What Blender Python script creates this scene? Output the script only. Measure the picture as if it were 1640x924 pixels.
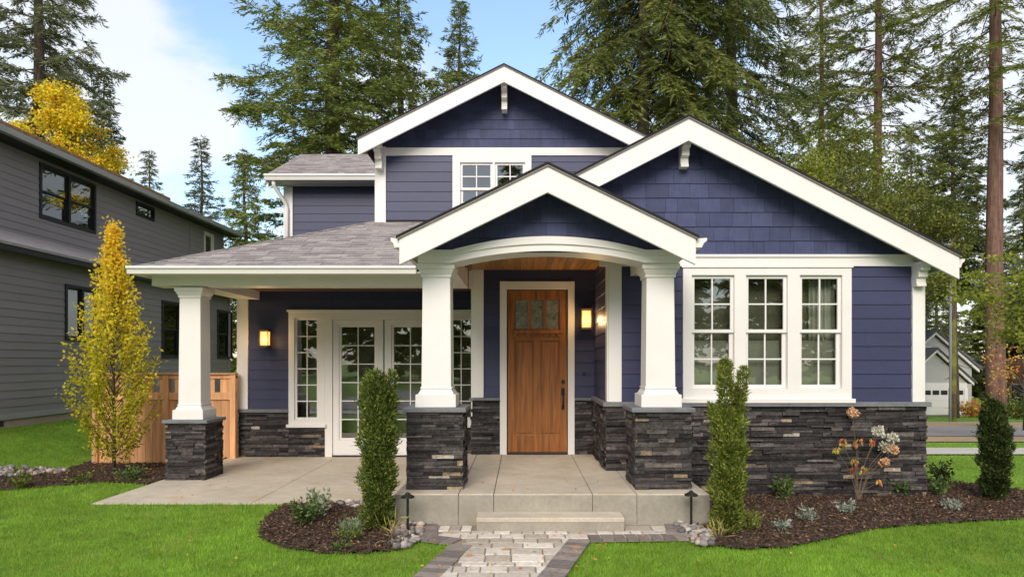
import bpy, bmesh, math, random
import numpy as np
from mathutils import Vector, Matrix, noise as mnoise

S = bpy.context.scene
for o in list(bpy.data.objects): bpy.data.objects.remove(o)
COL = S.collection
R = math.radians
random.seed(7)
F, VPX, HOR, EYE = 1100.0, 835.0, 577.0, 1.74        # photograph's focal length, vanishing point, horizon (px), eye height

# ------------------------------------------------------------------ camera
cd = bpy.data.cameras.new('camera'); cam = bpy.data.objects.new('camera', cd); COL.objects.link(cam)
cam.location = (0, 0, EYE); cam.rotation_euler = (R(90), 0, 0)
cd.sensor_width = 36; cd.lens = 36*F/1640; cd.shift_x = -(VPX-820)/1640; cd.shift_y = (HOR-462)/1640
cd.clip_start = .05; cd.clip_end = 2000
S.camera = cam
# ------------------------------------------------------------------ sky, sun, exposure
SUN_AZ, SUN_EL = -170.0, 33.0                          # degrees clockwise from +Y; behind and left of the camera
W = bpy.data.worlds.new('World'); S.world = W; W.use_nodes = True
nt = W.node_tree; nt.nodes.clear()
def wn(t, **k):
    n = nt.nodes.new(t)
    for a, b in k.items(): setattr(n, a, b)
    return n
sky = wn('ShaderNodeTexSky', sky_type='NISHITA', sun_disc=False)
sky.sun_elevation = R(SUN_EL); sky.sun_rotation = R(SUN_AZ); sky.air_density = 1.25; sky.dust_density = .3; sky.ozone_density = 2.6
bg1 = wn('ShaderNodeBackground'); bg1.inputs['Strength'].default_value = .15
nt.links.new(sky.outputs[0], bg1.inputs['Color'])
bg2 = wn('ShaderNodeBackground'); bg2.inputs['Color'].default_value = (.96, .97, 1, 1); bg2.inputs['Strength'].default_value = .60
tc = wn('ShaderNodeTexCoord')
mp = wn('ShaderNodeMapping'); mp.inputs['Scale'].default_value = (1, 1, 2.0); mp.inputs['Location'].default_value = (.35, .2, .1)
nt.links.new(tc.outputs['Generated'], mp.inputs['Vector'])
nz = wn('ShaderNodeTexNoise'); nz.inputs['Scale'].default_value = 4.2; nz.inputs['Detail'].default_value = 9; nz.inputs['Roughness'].default_value = .58
nz.inputs['Distortion'].default_value = .25
nt.links.new(mp.outputs[0], nz.inputs['Vector'])
def math_n(op, a, b=None, clamp=False):
    n = wn('ShaderNodeMath', operation=op, use_clamp=clamp)
    for i, v in enumerate((a, b)):
        if v is None: continue
        if isinstance(v, (int, float)): n.inputs[i].default_value = v
        else: nt.links.new(v, n.inputs[i])
    return n.outputs[0]
def lobe(d, lo, hi, amt):                              # a bank of cloud round one direction of the sky
    v = Vector(d).normalized()
    dot = wn('ShaderNodeVectorMath', operation='DOT_PRODUCT'); nt.links.new(tc.outputs['Generated'], dot.inputs[0]); dot.inputs[1].default_value = v
    mr = wn('ShaderNodeMapRange'); mr.interpolation_type = 'SMOOTHSTEP'
    nt.links.new(dot.outputs['Value'], mr.inputs['Value'])
    mr.inputs['From Min'].default_value = lo; mr.inputs['From Max'].default_value = hi; mr.inputs['To Min'].default_value = 0; mr.inputs['To Max'].default_value = amt
    return mr.outputs[0]
acc = nz.outputs['Fac']
def skydir(px, py): return ((px-VPX)/F, 1, (HOR-py)/F)
for d, lo, hi, a in ((skydir(245, 140), .9905, .9992, .26), (skydir(285, 225), .9945, 1, .12), (skydir(20, 110), .982, 1, .26), (skydir(1450, 300), .90, .992, .30), (skydir(1600, 120), .97, 1, .12),
                     (skydir(660, 220), .985, 1, .2), ((0, -1, 1.2), -.4, .9, .25), ((-1, -.2, .8), .6, 1, .2), ((1, -.2, .8), .6, 1, .2), (skydir(410, 60), .988, 1, -.16), (skydir(820, 40), .985, 1, -.12)):
    acc = math_n('ADD', acc, lobe(d, lo, hi, a))
cm = wn('ShaderNodeMapRange'); cm.interpolation_type = 'SMOOTHSTEP'
nt.links.new(acc, cm.inputs['Value']); cm.inputs['From Min'].default_value = .50; cm.inputs['From Max'].default_value = .84; cm.inputs['To Max'].default_value = .84; cm.inputs['To Min'].default_value = .06
mx = wn('ShaderNodeMixShader'); nt.links.new(cm.outputs[0], mx.inputs[0]); nt.links.new(bg1.outputs[0], mx.inputs[1]); nt.links.new(bg2.outputs[0], mx.inputs[2])
out = wn('ShaderNodeOutputWorld'); nt.links.new(mx.outputs[0], out.inputs['Surface'])

sl = bpy.data.lights.new('sun', 'SUN'); sl.energy = 1.9; sl.angle = R(34); sl.color = (1, .915, .80)
so = bpy.data.objects.new('sun', sl); COL.objects.link(so)
sd = Vector((math.sin(R(SUN_AZ))*math.cos(R(SUN_EL)), math.cos(R(SUN_AZ))*math.cos(R(SUN_EL)), math.sin(R(SUN_EL))))
so.rotation_euler = sd.to_track_quat('Z', 'Y').to_euler(); so.location = (-8, -12, 20)
vs = S.view_settings; vs.view_transform = 'Standard'; vs.look = 'None'; vs.gamma = 1; vs.use_curve_mapping = False; vs.exposure = .82

# ------------------------------------------------------------------ helpers
def PX(px, d): return (px-VPX)*d/F
def PZ(py, d): return EYE-(py-HOR)*d/F

class Mat: pass
M = {}
def mat(name, base, rough=.6, var=0.0, noise=None, bump=None, ramp=None, spec=.4, brick=None, wood=None, transl=0, rnd_amt=None, coat=0, stains=None):
    """Principled material. rnd_amt: per-face random darkening/lightening; ramp: colours picked by the per-face random; noise=(scale, amount)."""
    m = bpy.data.materials.new(name); m.use_nodes = True
    t = m.node_tree; n = t.nodes; L = t.links
    b = n['Principled BSDF']; b.inputs['Roughness'].default_value = rough; b.inputs['Specular IOR Level'].default_value = spec
    if coat: b.inputs['Coat Weight'].default_value = coat
    co = n.new('ShaderNodeTexCoord'); obj = co.outputs['Object']
    col = None
    if ramp:
        at = n.new('ShaderNodeAttribute'); at.attribute_name = 'rnd'
        cr = n.new('ShaderNodeValToRGB'); cr.color_ramp.interpolation = 'LINEAR'
        els = cr.color_ramp.elements
        while len(els) > 1: els.remove(els[-1])
        els[0].position = ramp[0][0]; els[0].color = (*ramp[0][1], 1)
        for p, c in ramp[1:]:
            e = els.new(p); e.color = (*c, 1)
        L.new(at.outputs['Fac'], cr.inputs[0]); col = cr.outputs[0]
    else:
        rgb = n.new('ShaderNodeRGB'); rgb.outputs[0].default_value = (*base, 1); col = rgb.outputs[0]
    def mulby(col, fac_socket, lo, hi, fmin=0.0, fmax=1.0):
        mr = n.new('ShaderNodeMapRange'); L.new(fac_socket, mr.inputs['Value'])
        mr.inputs['From Min'].default_value = fmin; mr.inputs['From Max'].default_value = fmax
        mr.inputs['To Min'].default_value = lo; mr.inputs['To Max'].default_value = hi
        mm = n.new('ShaderNodeMix'); mm.data_type = 'RGBA'; mm.blend_type = 'MULTIPLY'; mm.inputs[0].default_value = 1
        L.new(col, mm.inputs[6]); L.new(mr.outputs[0], mm.inputs[7]); return mm.outputs[2]
    if rnd_amt:
        at = n.new('ShaderNodeAttribute'); at.attribute_name = 'rnd'
        col = mulby(col, at.outputs['Fac'], 1-rnd_amt, 1+rnd_amt)
    if noise:
        for sc, am in (noise if isinstance(noise, list) else [noise]):
            nn = n.new('ShaderNodeTexNoise'); nn.inputs['Scale'].default_value = sc; nn.inputs['Detail'].default_value = 5
            L.new(obj, nn.inputs['Vector']); col = mulby(col, nn.outputs['Fac'], 1-am, 1+am, .25, .75)
    if wood:
        mpn = n.new('ShaderNodeMapping'); mpn.inputs['Scale'].default_value = wood[0]; L.new(obj, mpn.inputs['Vector'])
        nn = n.new('ShaderNodeTexNoise'); nn.inputs['Scale'].default_value = 1; nn.inputs['Detail'].default_value = 6; nn.inputs['Distortion'].default_value = .6
        L.new(mpn.outputs[0], nn.inputs['Vector']); col = mulby(col, nn.outputs['Fac'], 1-wood[1], 1+wood[1], .3, .7)
    if stains:
        sc, c2, lo, hi = stains
        nn = n.new('ShaderNodeTexNoise'); nn.inputs['Scale'].default_value = sc; nn.inputs['Detail'].default_value = 7; L.new(obj, nn.inputs['Vector'])
        mr = n.new('ShaderNodeMapRange'); L.new(nn.outputs['Fac'], mr.inputs['Value']); mr.inputs['From Min'].default_value = lo; mr.inputs['From Max'].default_value = hi
        mm = n.new('ShaderNodeMix'); mm.data_type = 'RGBA'; L.new(mr.outputs[0], mm.inputs[0]); L.new(col, mm.inputs[6]); mm.inputs[7].default_value = (*c2, 1); col = mm.outputs[2]
    L.new(col, b.inputs['Base Color'])
    if bump:
        nn = n.new('ShaderNodeTexNoise'); nn.inputs['Scale'].default_value = bump[0]; nn.inputs['Detail'].default_value = 6; L.new(obj, nn.inputs['Vector'])
        if wood: L.new(mpn.outputs[0], nn.inputs['Vector']); nn.inputs['Scale'].default_value = 1
        bp = n.new('ShaderNodeBump'); bp.inputs['Strength'].default_value = bump[1]; bp.inputs['Distance'].default_value = bump[2] if len(bump) > 2 else .01
        L.new(nn.outputs['Fac'], bp.inputs['Height']); L.new(bp.outputs[0], b.inputs['Normal'])
    if transl:
        tr = n.new('ShaderNodeBsdfTranslucent'); L.new(col, tr.inputs['Color'])
        ms = n.new('ShaderNodeMixShader'); ms.inputs[0].default_value = transl
        L.new(b.outputs[0], ms.inputs[1]); L.new(tr.outputs[0], ms.inputs[2]); L.new(ms.outputs[0], n['Material Output'].inputs['Surface'])
    M[name] = m; return m

def glass(name, tint=(.9, .95, .93), refl=.10, rough=.0, gain=1.0):
    m = bpy.data.materials.new(name); m.use_nodes = True; t = m.node_tree; n = t.nodes; L = t.links
    n.remove(n['Principled BSDF'])
    tr = n.new('ShaderNodeBsdfTransparent'); tr.inputs['Color'].default_value = (*tint, 1)
    gl = n.new('ShaderNodeBsdfGlossy'); gl.inputs['Roughness'].default_value = rough; gl.inputs['Color'].default_value = (.95, .97, 1, 1)
    co = n.new('ShaderNodeTexCoord'); nn = n.new('ShaderNodeTexNoise'); nn.inputs['Scale'].default_value = 2.2; L.new(co.outputs['Object'], nn.inputs['Vector'])
    bp = n.new('ShaderNodeBump'); bp.inputs['Strength'].default_value = .05; bp.inputs['Distance'].default_value = .02; L.new(nn.outputs['Fac'], bp.inputs['Height']); L.new(bp.outputs[0], gl.inputs['Normal'])
    fr = n.new('ShaderNodeFresnel'); fr.inputs['IOR'].default_value = 1.5
    ad = n.new('ShaderNodeMath'); ad.operation = 'MULTIPLY_ADD'; L.new(fr.outputs[0], ad.inputs[0]); ad.inputs[1].default_value = gain; ad.inputs[2].default_value = refl; ad.use_clamp = True
    ms = n.new('ShaderNodeMixShader'); L.new(ad.outputs[0], ms.inputs[0]); L.new(tr.outputs[0], ms.inputs[1]); L.new(gl.outputs[0], ms.inputs[2])
    L.new(ms.outputs[0], n['Material Output'].inputs['Surface']); M[name] = m

def emit(name, c, st):
    m = bpy.data.materials.new(name); m.use_nodes = True; b = m.node_tree.nodes['Principled BSDF']
    b.inputs['Base Color'].default_value = (.05, .03, .015, 1); b.inputs['Roughness'].default_value = .6; b.inputs['Emission Color'].default_value = (*c, 1); b.inputs['Emission Strength'].default_value = st; M[name] = m

def wloc(o):
    v = Vector((0, 0, 0))
    while o is not None: v += o.location; o = o.parent
    return v
def tag(o, label=None, cat=None, group=None, kind=None):
    if label: o['label'] = label
    if cat: o['category'] = cat
    if group: o['group'] = group
    if kind: o['kind'] = kind
    return o
def thing(name, label, cat, loc=(0, 0, 0), group=None):
    o = bpy.data.objects.new(name, None); COL.objects.link(o); o.location = loc; o.empty_display_size = .2
    return tag(o, label, cat, group)

class MB:
    def __init__(s): s.v = []; s.f = []; s.r = []
    def add(s, vs, fs, r=None):
        k = len(s.v); s.v += [tuple(v) for v in vs]; r = random.random() if r is None else r
        for f in fs: s.f.append([k+i for i in f]); s.r.append(r)
    def box(s, x0, x1, y0, y1, z0, z1, r=None):
        s.add([(x0, y0, z0), (x1, y0, z0), (x1, y1, z0), (x0, y1, z0), (x0, y0, z1), (x1, y0, z1), (x1, y1, z1), (x0, y1, z1)],
              [(0, 3, 2, 1), (4, 5, 6, 7), (0, 1, 5, 4), (1, 2, 6, 5), (2, 3, 7, 6), (3, 0, 4, 7)], r); return s
    def frustum(s, cx, cy, w0, w1, z0, z1, r=None):
        a, b = w0/2, w1/2
        s.add([(cx-a, cy-a, z0), (cx+a, cy-a, z0), (cx+a, cy+a, z0), (cx-a, cy+a, z0), (cx-b, cy-b, z1), (cx+b, cy-b, z1), (cx+b, cy+b, z1), (cx-b, cy+b, z1)],
              [(0, 3, 2, 1), (4, 5, 6, 7), (0, 1, 5, 4), (1, 2, 6, 5), (2, 3, 7, 6), (3, 0, 4, 7)], r); return s
    def extr(s, pts, vec, r=None):
        n = len(pts); v = Vector(vec); top = [tuple(Vector(p)+v) for p in pts]
        s.add(list(pts)+top, [tuple(range(n))[::-1], tuple(range(n, 2*n))]+[(i, (i+1) % n, n+(i+1) % n, n+i) for i in range(n)], r); return s
    def tube(s, path, rad, n=8, cap=True, r=None):
        path = [Vector(p) for p in path]; vs = []; m = len(path)
        for i, p in enumerate(path):
            t = (path[min(i+1, m-1)]-path[max(i-1, 0)]).normalized()
            a = t.orthogonal().normalized() if i == 0 else (a-t*a.dot(t)).normalized()
            b = t.cross(a); rr = rad[i] if hasattr(rad, '__len__') else rad
            vs += [p+(a*math.cos(2*math.pi*k/n)+b*math.sin(2*math.pi*k/n))*rr for k in range(n)]
        fs = [(i*n+k, i*n+(k+1) % n, (i+1)*n+(k+1) % n, (i+1)*n+k) for i in range(m-1) for k in range(n)]
        if cap: fs += [tuple(range(n))[::-1], tuple(range((m-1)*n, m*n))]
        s.add(vs, fs, r); return s
    def build(s, name, m, parent=None, smooth=False, bevel=0, recalc=True):
        me = bpy.data.meshes.new(name); off = wloc(parent) if parent else Vector((0, 0, 0))
        me.from_pydata([(x-off.x, y-off.y, z-off.z) for x, y, z in s.v], [], s.f)
        at = me.attributes.new('rnd', 'FLOAT', 'FACE'); at.data.foreach_set('value', s.r)
        if recalc:
            bm = bmesh.new(); bm.from_mesh(me); bmesh.ops.recalc_face_normals(bm, faces=bm.faces); bm.to_mesh(me); bm.free()
        me.materials.append(M[m] if isinstance(m, str) else m)
        if smooth: me.polygons.foreach_set('use_smooth', [True]*len(me.polygons))
        o = bpy.data.objects.new(name, me); COL.objects.link(o)
        if parent: o.parent = parent
        if bevel:
            bv = o.modifiers.new('bevel', 'BEVEL'); bv.width = bevel; bv.segments = 2; bv.limit_method = 'ANGLE'; bv.angle_limit = R(40)
        return o

def npmesh(name, V, Fq, m, rnd=None, parent=None):
    me = bpy.data.meshes.new(name); V = np.asarray(V, np.float32); Fq = np.asarray(Fq, np.int32); k = Fq.shape[1]; n = len(Fq)
    if parent: V = V-np.array(wloc(parent), np.float32)
    me.vertices.add(len(V)); me.vertices.foreach_set('co', V.ravel())
    me.loops.add(n*k); me.loops.foreach_set('vertex_index', Fq.ravel())
    me.polygons.add(n); me.polygons.foreach_set('loop_start', np.arange(0, n*k, k, dtype=np.int32))
    at = me.attributes.new('rnd', 'FLOAT', 'FACE'); at.data.foreach_set('value', (np.random.default_rng(len(V)).random(n) if rnd is None else rnd).astype(np.float32))
    me.materials.append(M[m]); me.update(calc_edges=True)
    o = bpy.data.objects.new(name, me); COL.objects.link(o)
    if parent: o.parent = parent
    return o

def kites(C, D, L, Wd, rng, fold=.0):
    """leaf-shaped quads: base C, direction D, length L, width Wd, random roll"""
    n = len(C); D = D/np.linalg.norm(D, axis=1, keepdims=True)
    r = rng.normal(size=(n, 3)); S_ = np.cross(D, r); S_ /= np.linalg.norm(S_, axis=1, keepdims=True)+1e-9
    L = np.broadcast_to(L, n)[:, None]; Wd = np.broadcast_to(Wd, n)[:, None]
    V = np.stack([C, C+D*L*.45+S_*Wd*.5, C+D*L, C+D*L*.45-S_*Wd*.5], 1).reshape(-1, 3)
    return V, np.arange(4*n).reshape(n, 4)

class Fr:                                             # a wall or roof plane
    def __init__(s, O, U, V): s.O, s.U, s.V = Vector(O), Vector(U).normalized(), Vector(V).normalized(); s.N = s.U.cross(s.V)
    def p(s, u, v, n=0): return s.O+s.U*u+s.V*v+s.N*n
def front(d): return Fr((0, d, 0), (1, 0, 0), (0, 0, 1))           # faces the camera
def right_of(x): return Fr((x, 0, 0), (0, 1, 0), (0, 0, 1))        # faces +X
def left_of(x): return Fr((x, 0, 0), (0, -1, 0), (0, 0, 1))        # faces -X, u = -y

def clip(poly, conv):
    for i in range(len(conv)):
        a, b = conv[i], conv[(i+1) % len(conv)]
        ins = lambda p: (b[0]-a[0])*(p[1]-a[1])-(b[1]-a[1])*(p[0]-a[0]) >= -1e-9
        res = []
        for j in range(len(poly)):
            p, q = poly[j], poly[(j+1) % len(poly)]
            if ins(p): res.append(p)
            if ins(p) != ins(q):
                d1 = (b[0]-a[0])*(p[1]-a[1])-(b[1]-a[1])*(p[0]-a[0]); d2 = (b[0]-a[0])*(q[1]-a[1])-(b[1]-a[1])*(q[0]-a[0])
                t = d1/(d1-d2); res.append((p[0]+t*(q[0]-p[0]), p[1]+t*(q[1]-p[1])))
        poly = res
        if len(poly) < 3: return []
    return poly
def slab(mb, fr, poly, thick, r=None):                # poly in uv, thick(u,v) outward
    n = len(poly); A = [fr.p(u, v, -.002) for u, v in poly]; B = [fr.p(u, v, thick(u, v)) for u, v in poly]
    mb.add(A+B, [tuple(range(n, 2*n))]+[(i, (i+1) % n, n+(i+1) % n, n+i) for i in range(n)], r)
def sub(iv, cuts):
    res = [iv]
    for a, b in cuts:
        nr = []
        for x, y in res:
            if b <= x or a >= y: nr.append((x, y)); continue
            if a > x: nr.append((x, a))
            if b < y: nr.append((b, y))
        res = nr
    return [(x, y) for x, y in res if y-x > .004]
def siding(mb, fr, u0, u1, z0, z1, holes=(), e=.178, t0=.016, t1=.004):
    z = z0
    while z < z1-1e-4:
        zt = min(z+e, z1); br = sorted({z, zt, *[h for a in holes for h in a[2:] if z < h < zt]})
        rr = random.random()
        for a, b in zip(br, br[1:]):
            for x, y in sub((u0, u1), [(h[0], h[1]) for h in holes if h[2] < b-1e-5 and h[3] > a+1e-5]):
                xs = [x]
                while y-xs[-1] > 3.7: xs.append(xs[-1]+random.uniform(2.2, 3.4))
                for xa, xb in zip(xs, xs[1:]+[y]):
                    slab(mb, fr, [(xa, a), (xb-.002, a), (xb-.002, b), (xa, b)], lambda u, v: t0+(t1-t0)*(v-z)/e, rr+random.uniform(-.1, .1))
        z = zt
def shakes(mb, fr, conv, e=.17, wmin=.09, wmax=.24, t0=.016, t1=.004, gap=.003, vj=.004, slope=1, tj=.003):
    us = [p[0] for p in conv]; v = min(p[1] for p in conv); vt = max(p[1] for p in conv)
    while v < vt:
        u = min(us)-random.random()*wmax
        while u < max(us):
            w = random.uniform(wmin, wmax); j = random.uniform(0, vj); k = random.uniform(0, tj)
            pl = clip([(u, v-j), (u+w-gap, v-j), (u+w-gap, v+e), (u, v+e)], conv)
            if pl: slab(mb, fr, pl, lambda a, b: k+t0+(t1-t0)*(b-v)/e)
            u += w
        v += e
def stone(mb, fr, u0, u1, z0, z1, holes=(), pmin=.004, pmax=.05, hmin=.022, hmax=.055):
    z = z0
    while z < z1-.006:
        h = random.uniform(hmin, hmax)
        if z1-z-h < hmin*.8: h = z1-z
        u = u0-random.random()*.1
        while u < u1:
            w = random.uniform(.09, .42)*(1 if h > .04 else 1.25); k = random.uniform(pmin, pmax)
            parts = [(z, z+h)]
            if h > .06 and random.random() < .25: parts = [(z, z+h*.48), (z+h*.5, z+h)]
            for pa, pb in parts:
                kk = k*random.uniform(.75, 1.1); r1 = random.random()*(1 if w < .25 else .955)
                for x, y in sub((max(u, u0), min(u+w, u1)), [(q[0], q[1]) for q in holes if q[2] < pb-.004 and q[3] > pa+.004]):
                    tl, tr_, bl, b_r = [kk+random.uniform(-.004, .004) for _ in range(4)]
                    slab(mb, fr, [(x+.0015, pa+.0015), (y-.0015, pa+.0015), (y-.0015, pb-.0015), (x+.0015, pb-.0015)],
                         lambda a, b: kk+.006*math.sin(a*37+b*53), r1)
            u += w
        z += h
def inside(px, py, poly):
    px = np.asarray(px); py = np.asarray(py); c = np.zeros(px.shape, bool); n = len(poly)
    for i in range(n):
        x1, y1 = poly[i]; x2, y2 = poly[(i+1) % n]
        if y1 == y2: continue
        c ^= ((y1 > py) != (y2 > py)) & (px < (x2-x1)*(py-y1)/(y2-y1)+x1)
    return c

# ------------------------------------------------------------------ materials
mat('white_trim', (.76, .73, .70), .45, noise=(3, .03), bump=(60, .04))
mat('blue_siding', (.045, .048, .103), .42, rnd_amt=.10, noise=[(.9, .08), (14, .06)], bump=(90, .12, .004), spec=.28)
mat('blue_shake', (.058, .066, .136), .6, spec=.2, rnd_amt=.16, noise=[(9, .12)], wood=((60, 60, 3), .12), bump=(1, .25, .006))
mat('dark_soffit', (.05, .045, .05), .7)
mat('ledge_stone', (.05, .05, .05), .75, ramp=[(0, (.013, .011, .012)), (.35, (.037, .031, .031)), (.66, (.066, .056, .054)), (.85, (.10, .086, .082)), (.93, (.14, .12, .11)), (.945, (.22, .16, .10)), (.975, (.36, .27, .17)), (.99, (.42, .37, .31)), (1, (.42, .37, .31))],
    noise=[(16, .45), (70, .4)], bump=(26, 1, .02))
mat('cap_stone', (.16, .165, .175), .7, noise=[(8, .2), (40, .15)], bump=(40, .3, .006))
mat('grout_backing', (.03, .027, .026), .9)
mat('roof_shingle', (.25, .22, .215), .9, ramp=[(0, (.225, .195, .195)), (.4, (.285, .25, .25)), (.7, (.325, .29, .285)), (1, (.38, .335, .315))], noise=[(55, .3), (5, .12)], bump=(220, .6, .004))
mat('roof_edge', (.016, .015, .016), .9)
mat('wood_door', (.285, .102, .024), .42, wood=((26, 26, 1.6), .42), bump=(1, .15, .004), coat=.15)
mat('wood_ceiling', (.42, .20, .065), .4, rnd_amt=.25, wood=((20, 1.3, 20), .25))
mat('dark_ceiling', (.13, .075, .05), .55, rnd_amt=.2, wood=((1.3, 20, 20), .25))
mat('black_metal', (.015, .014, .014), .45)
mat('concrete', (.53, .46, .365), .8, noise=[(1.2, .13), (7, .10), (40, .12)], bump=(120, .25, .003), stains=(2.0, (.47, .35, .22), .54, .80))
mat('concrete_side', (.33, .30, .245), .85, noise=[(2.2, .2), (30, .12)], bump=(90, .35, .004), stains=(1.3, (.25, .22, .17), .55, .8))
mat('paver', (.45, .4, .34), .85, ramp=[(0, (.36, .31, .26)), (.5, (.54, .48, .41)), (1, (.68, .62, .54))], noise=[(25, .2)], bump=(60, .5, .006), stains=(5, (.42, .26, .15), .62, .72))
mat('paver_dark', (.2, .17, .16), .85, ramp=[(0, (.15, .125, .115)), (.6, (.22, .185, .17)), (1, (.29, .24, .21))], noise=[(25, .22)], bump=(60, .5, .006), stains=(5, (.42, .25, .13), .62, .70))
mat('sand', (.27, .22, .16), .95, noise=[(60, .2)])
mat('soil', (.06, .04, .028), .95, noise=[(6, .3), (40, .4)], bump=(30, .8, .03))
mat('mulch', (.08, .05, .033), .9, ramp=[(0, (.03, .017, .011)), (.55, (.085, .046, .026)), (.85, (.14, .08, .05)), (1, (.27, .17, .1))])
mat('river_rock', (.4, .37, .33), .6, ramp=[(0, (.10, .095, .095)), (.45, (.25, .22, .20)), (.8, (.45, .40, .35)), (.9, (.40, .25, .16)), (1, (.55, .50, .44))], noise=[(20, .2)])
mat('lawn_ground', (.145, .265, .016), .9, noise=[(.9, .16), (9, .2), (70, .3)], bump=(60, .6, .02))
mat('grass_blade', (.09, .22, .018), .6, ramp=[(0, (.095, .195, .009)), (.45, (.17, .32, .018)), (.8, (.25, .41, .034)), (1, (.38, .46, .09))], noise=[(.55, .36), (3.0, .30), (11, .2)], transl=.35, stains=(1.6, (.36, .40, .08), .56, .80))
mat('asphalt', (.27, .25, .25), .9, noise=[(2, .1), (80, .15)])
mat('gravel', (.36, .26, .16), .95, noise=[(3, .2), (50, .3)])
mat('walk_concrete', (.5, .47, .42), .9, noise=[(4, .1)])
mat('bark', (.105, .073, .056), .9, noise=[(5, .3)], wood=((14, 14, 1.2), .45), bump=(1, .8, .04))
mat('bark_red', (.165, .095, .068), .9, noise=[(5, .25)], wood=((14, 14, 1.2), .4), bump=(1, .8, .04))
mat('twig', (.16, .11, .07), .9, noise=(20, .2))
def leaf(name, ramp, tr=.3, rough=.6, nz=None): mat(name, (0, 0, 0), rough, ramp=ramp, transl=tr, spec=.25, noise=nz)
leaf('needle_dark', [(0, (0.0598, 0.0805, 0.0276)), (0.5, (0.1058, 0.1323, 0.0379)), (1, (0.1782, 0.2012, 0.0598))], .2, nz=[(.35, .25)])
leaf('needle_mid', [(0, (0.0978, 0.1323, 0.0299)), (0.5, (0.1725, 0.2185, 0.046)), (0.92, (0.2645, 0.299, 0.069)), (1, (0.345, 0.23, 0.0862))], .25, nz=[(.35, .3)])
leaf('needle_gray', [(0, (0.0978, 0.1127, 0.0633)), (0.5, (0.161, 0.1782, 0.092)), (1, (0.253, 0.253, 0.1323))], .25, nz=[(.35, .2)])
leaf('needle_olive', [(0, (0.0862, 0.1092, 0.023)), (0.5, (0.161, 0.1898, 0.0391)), (1, (0.2645, 0.2702, 0.0633))], .3, nz=[(.35, .25)])
leaf('leaf_lime', [(0, (.17, .22, .03)), (.6, (.29, .33, .05)), (1, (.44, .42, .08))], .45, nz=[(.5, .2)])
leaf('leaf_olive', [(0, (.10, .135, .025)), (.55, (.185, .215, .045)), (1, (.33, .33, .08))], .4, nz=[(.5, .25)])
leaf('leaf_gold', [(0, (.46, .42, .02)), (.55, (.78, .62, .03)), (.88, (.86, .56, .03)), (1, (.82, .32, .03))], .35, nz=[(.5, .2)])
leaf('leaf_column', [(0, (.42, .43, .03)), (.3, (.70, .64, .05)), (.65, (.95, .76, .06)), (1, (.96, .62, .09))], .55)
leaf('leaf_yew', [(0, (.055, .082, .016)), (.5, (.10, .145, .025)), (.85, (.18, .235, .042)), (.95, (.32, .32, .07)), (1, (.44, .34, .09))], .2, nz=[(5, .4)])
leaf('leaf_yew_lime', [(0, (.085, .12, .018)), (.5, (.165, .21, .034)), (.85, (.27, .31, .06)), (1, (.44, .38, .1))], .25, nz=[(5, .35)])
leaf('leaf_yew_dark', [(0, (.02, .035, .012)), (.5, (.04, .062, .016)), (.9, (.09, .125, .028)), (1, (.16, .17, .04))], .2, nz=[(5, .35)])
leaf('leaf_green', [(0, (.045, .085, .02)), (.5, (.09, .15, .035)), (1, (.2, .26, .09))], .3)
leaf('leaf_pale', [(0, (.14, .2, .09)), (.5, (.26, .34, .18)), (1, (.42, .48, .3))], .3)
leaf('leaf_silver', [(0, (.16, .2, .15)), (.5, (.29, .33, .26)), (1, (.45, .47, .38))], .2)
leaf('leaf_straw', [(0, (.28, .3, .07)), (.5, (.5, .44, .12)), (1, (.66, .5, .2))], .3)
leaf('leaf_red', [(0, (.30, .05, .02)), (.5, (.5, .14, .03)), (1, (.6, .3, .05))], .3)
leaf('petal_white', [(0, (.55, .53, .40)), (1, (.82, .78, .66))], .2)
leaf('petal_tan', [(0, (.55, .30, .16)), (1, (.76, .52, .32))], .2)
leaf('leaf_autumn', [(0, (.3, .38, .06)), (.35, (.62, .48, .06)), (.7, (.72, .3, .12)), (1, (.65, .12, .08))], .3)
mat('cedar', (.70, .365, .18), .7, rnd_amt=.28, wood=((16, 16, 1.2), .25), bump=(1, .2, .004))
mat('gray_siding', (.262, .226, .230), .6, rnd_amt=.05, noise=[(1.5, .06)])
mat('gray_trim_dark', (.014, .013, .014), .5)
mat('gray_fascia', (.33, .315, .305), .5, noise=(3, .1))
mat('moss_litter', (.32, .17, .08), .95, noise=(12, .4))
mat('foundation', (.44, .33, .25), .9, noise=[(4, .12)])
mat('interior', (.58, .53, .40), .9)
mat('interior_floor', (.12, .075, .045), .6)
mat('curtain', (.55, .56, .50), .8, wood=((24, 24, .2), .3))
mat('screen_gray', (.34, .34, .29), .8)
mat('reflection_tone', (.17, .165, .12), .8, noise=[(3, .3)])  # olive tone standing in for tree reflections in the glass
mat('garage_gray', (.46, .45, .44), .8, noise=(2, .05))
mat('garage_white', (.78, .75, .72), .7)
mat('roof_gray', (.10, .10, .112), .9, noise=[(4, .2)])
mat('brown_wall', (.30, .12, .05), .8, noise=(3, .2))
mat('pole_wood', (.15, .115, .07), .9, noise=(8, .3), wood=((18, 18, .8), .4), stains=(1.1, (.30, .32, .05), .45, .6))
mat('conduit', (.35, .37, .42), .5)
glass('window_glass', (.86, .90, .84), .13, gain=1.3)
glass('dark_glass', (.40, .40, .34), .05, gain=1.1)
mat('seeded_glass', (.16, .17, .13), .18, noise=[(14, .5), (40, .35)], bump=(30, .6, .02), spec=.8)
emit('lamp_glow', (1, .45, .11), 1.15)
mat('lamp_frame', (.05, .03, .02), .5)

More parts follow.
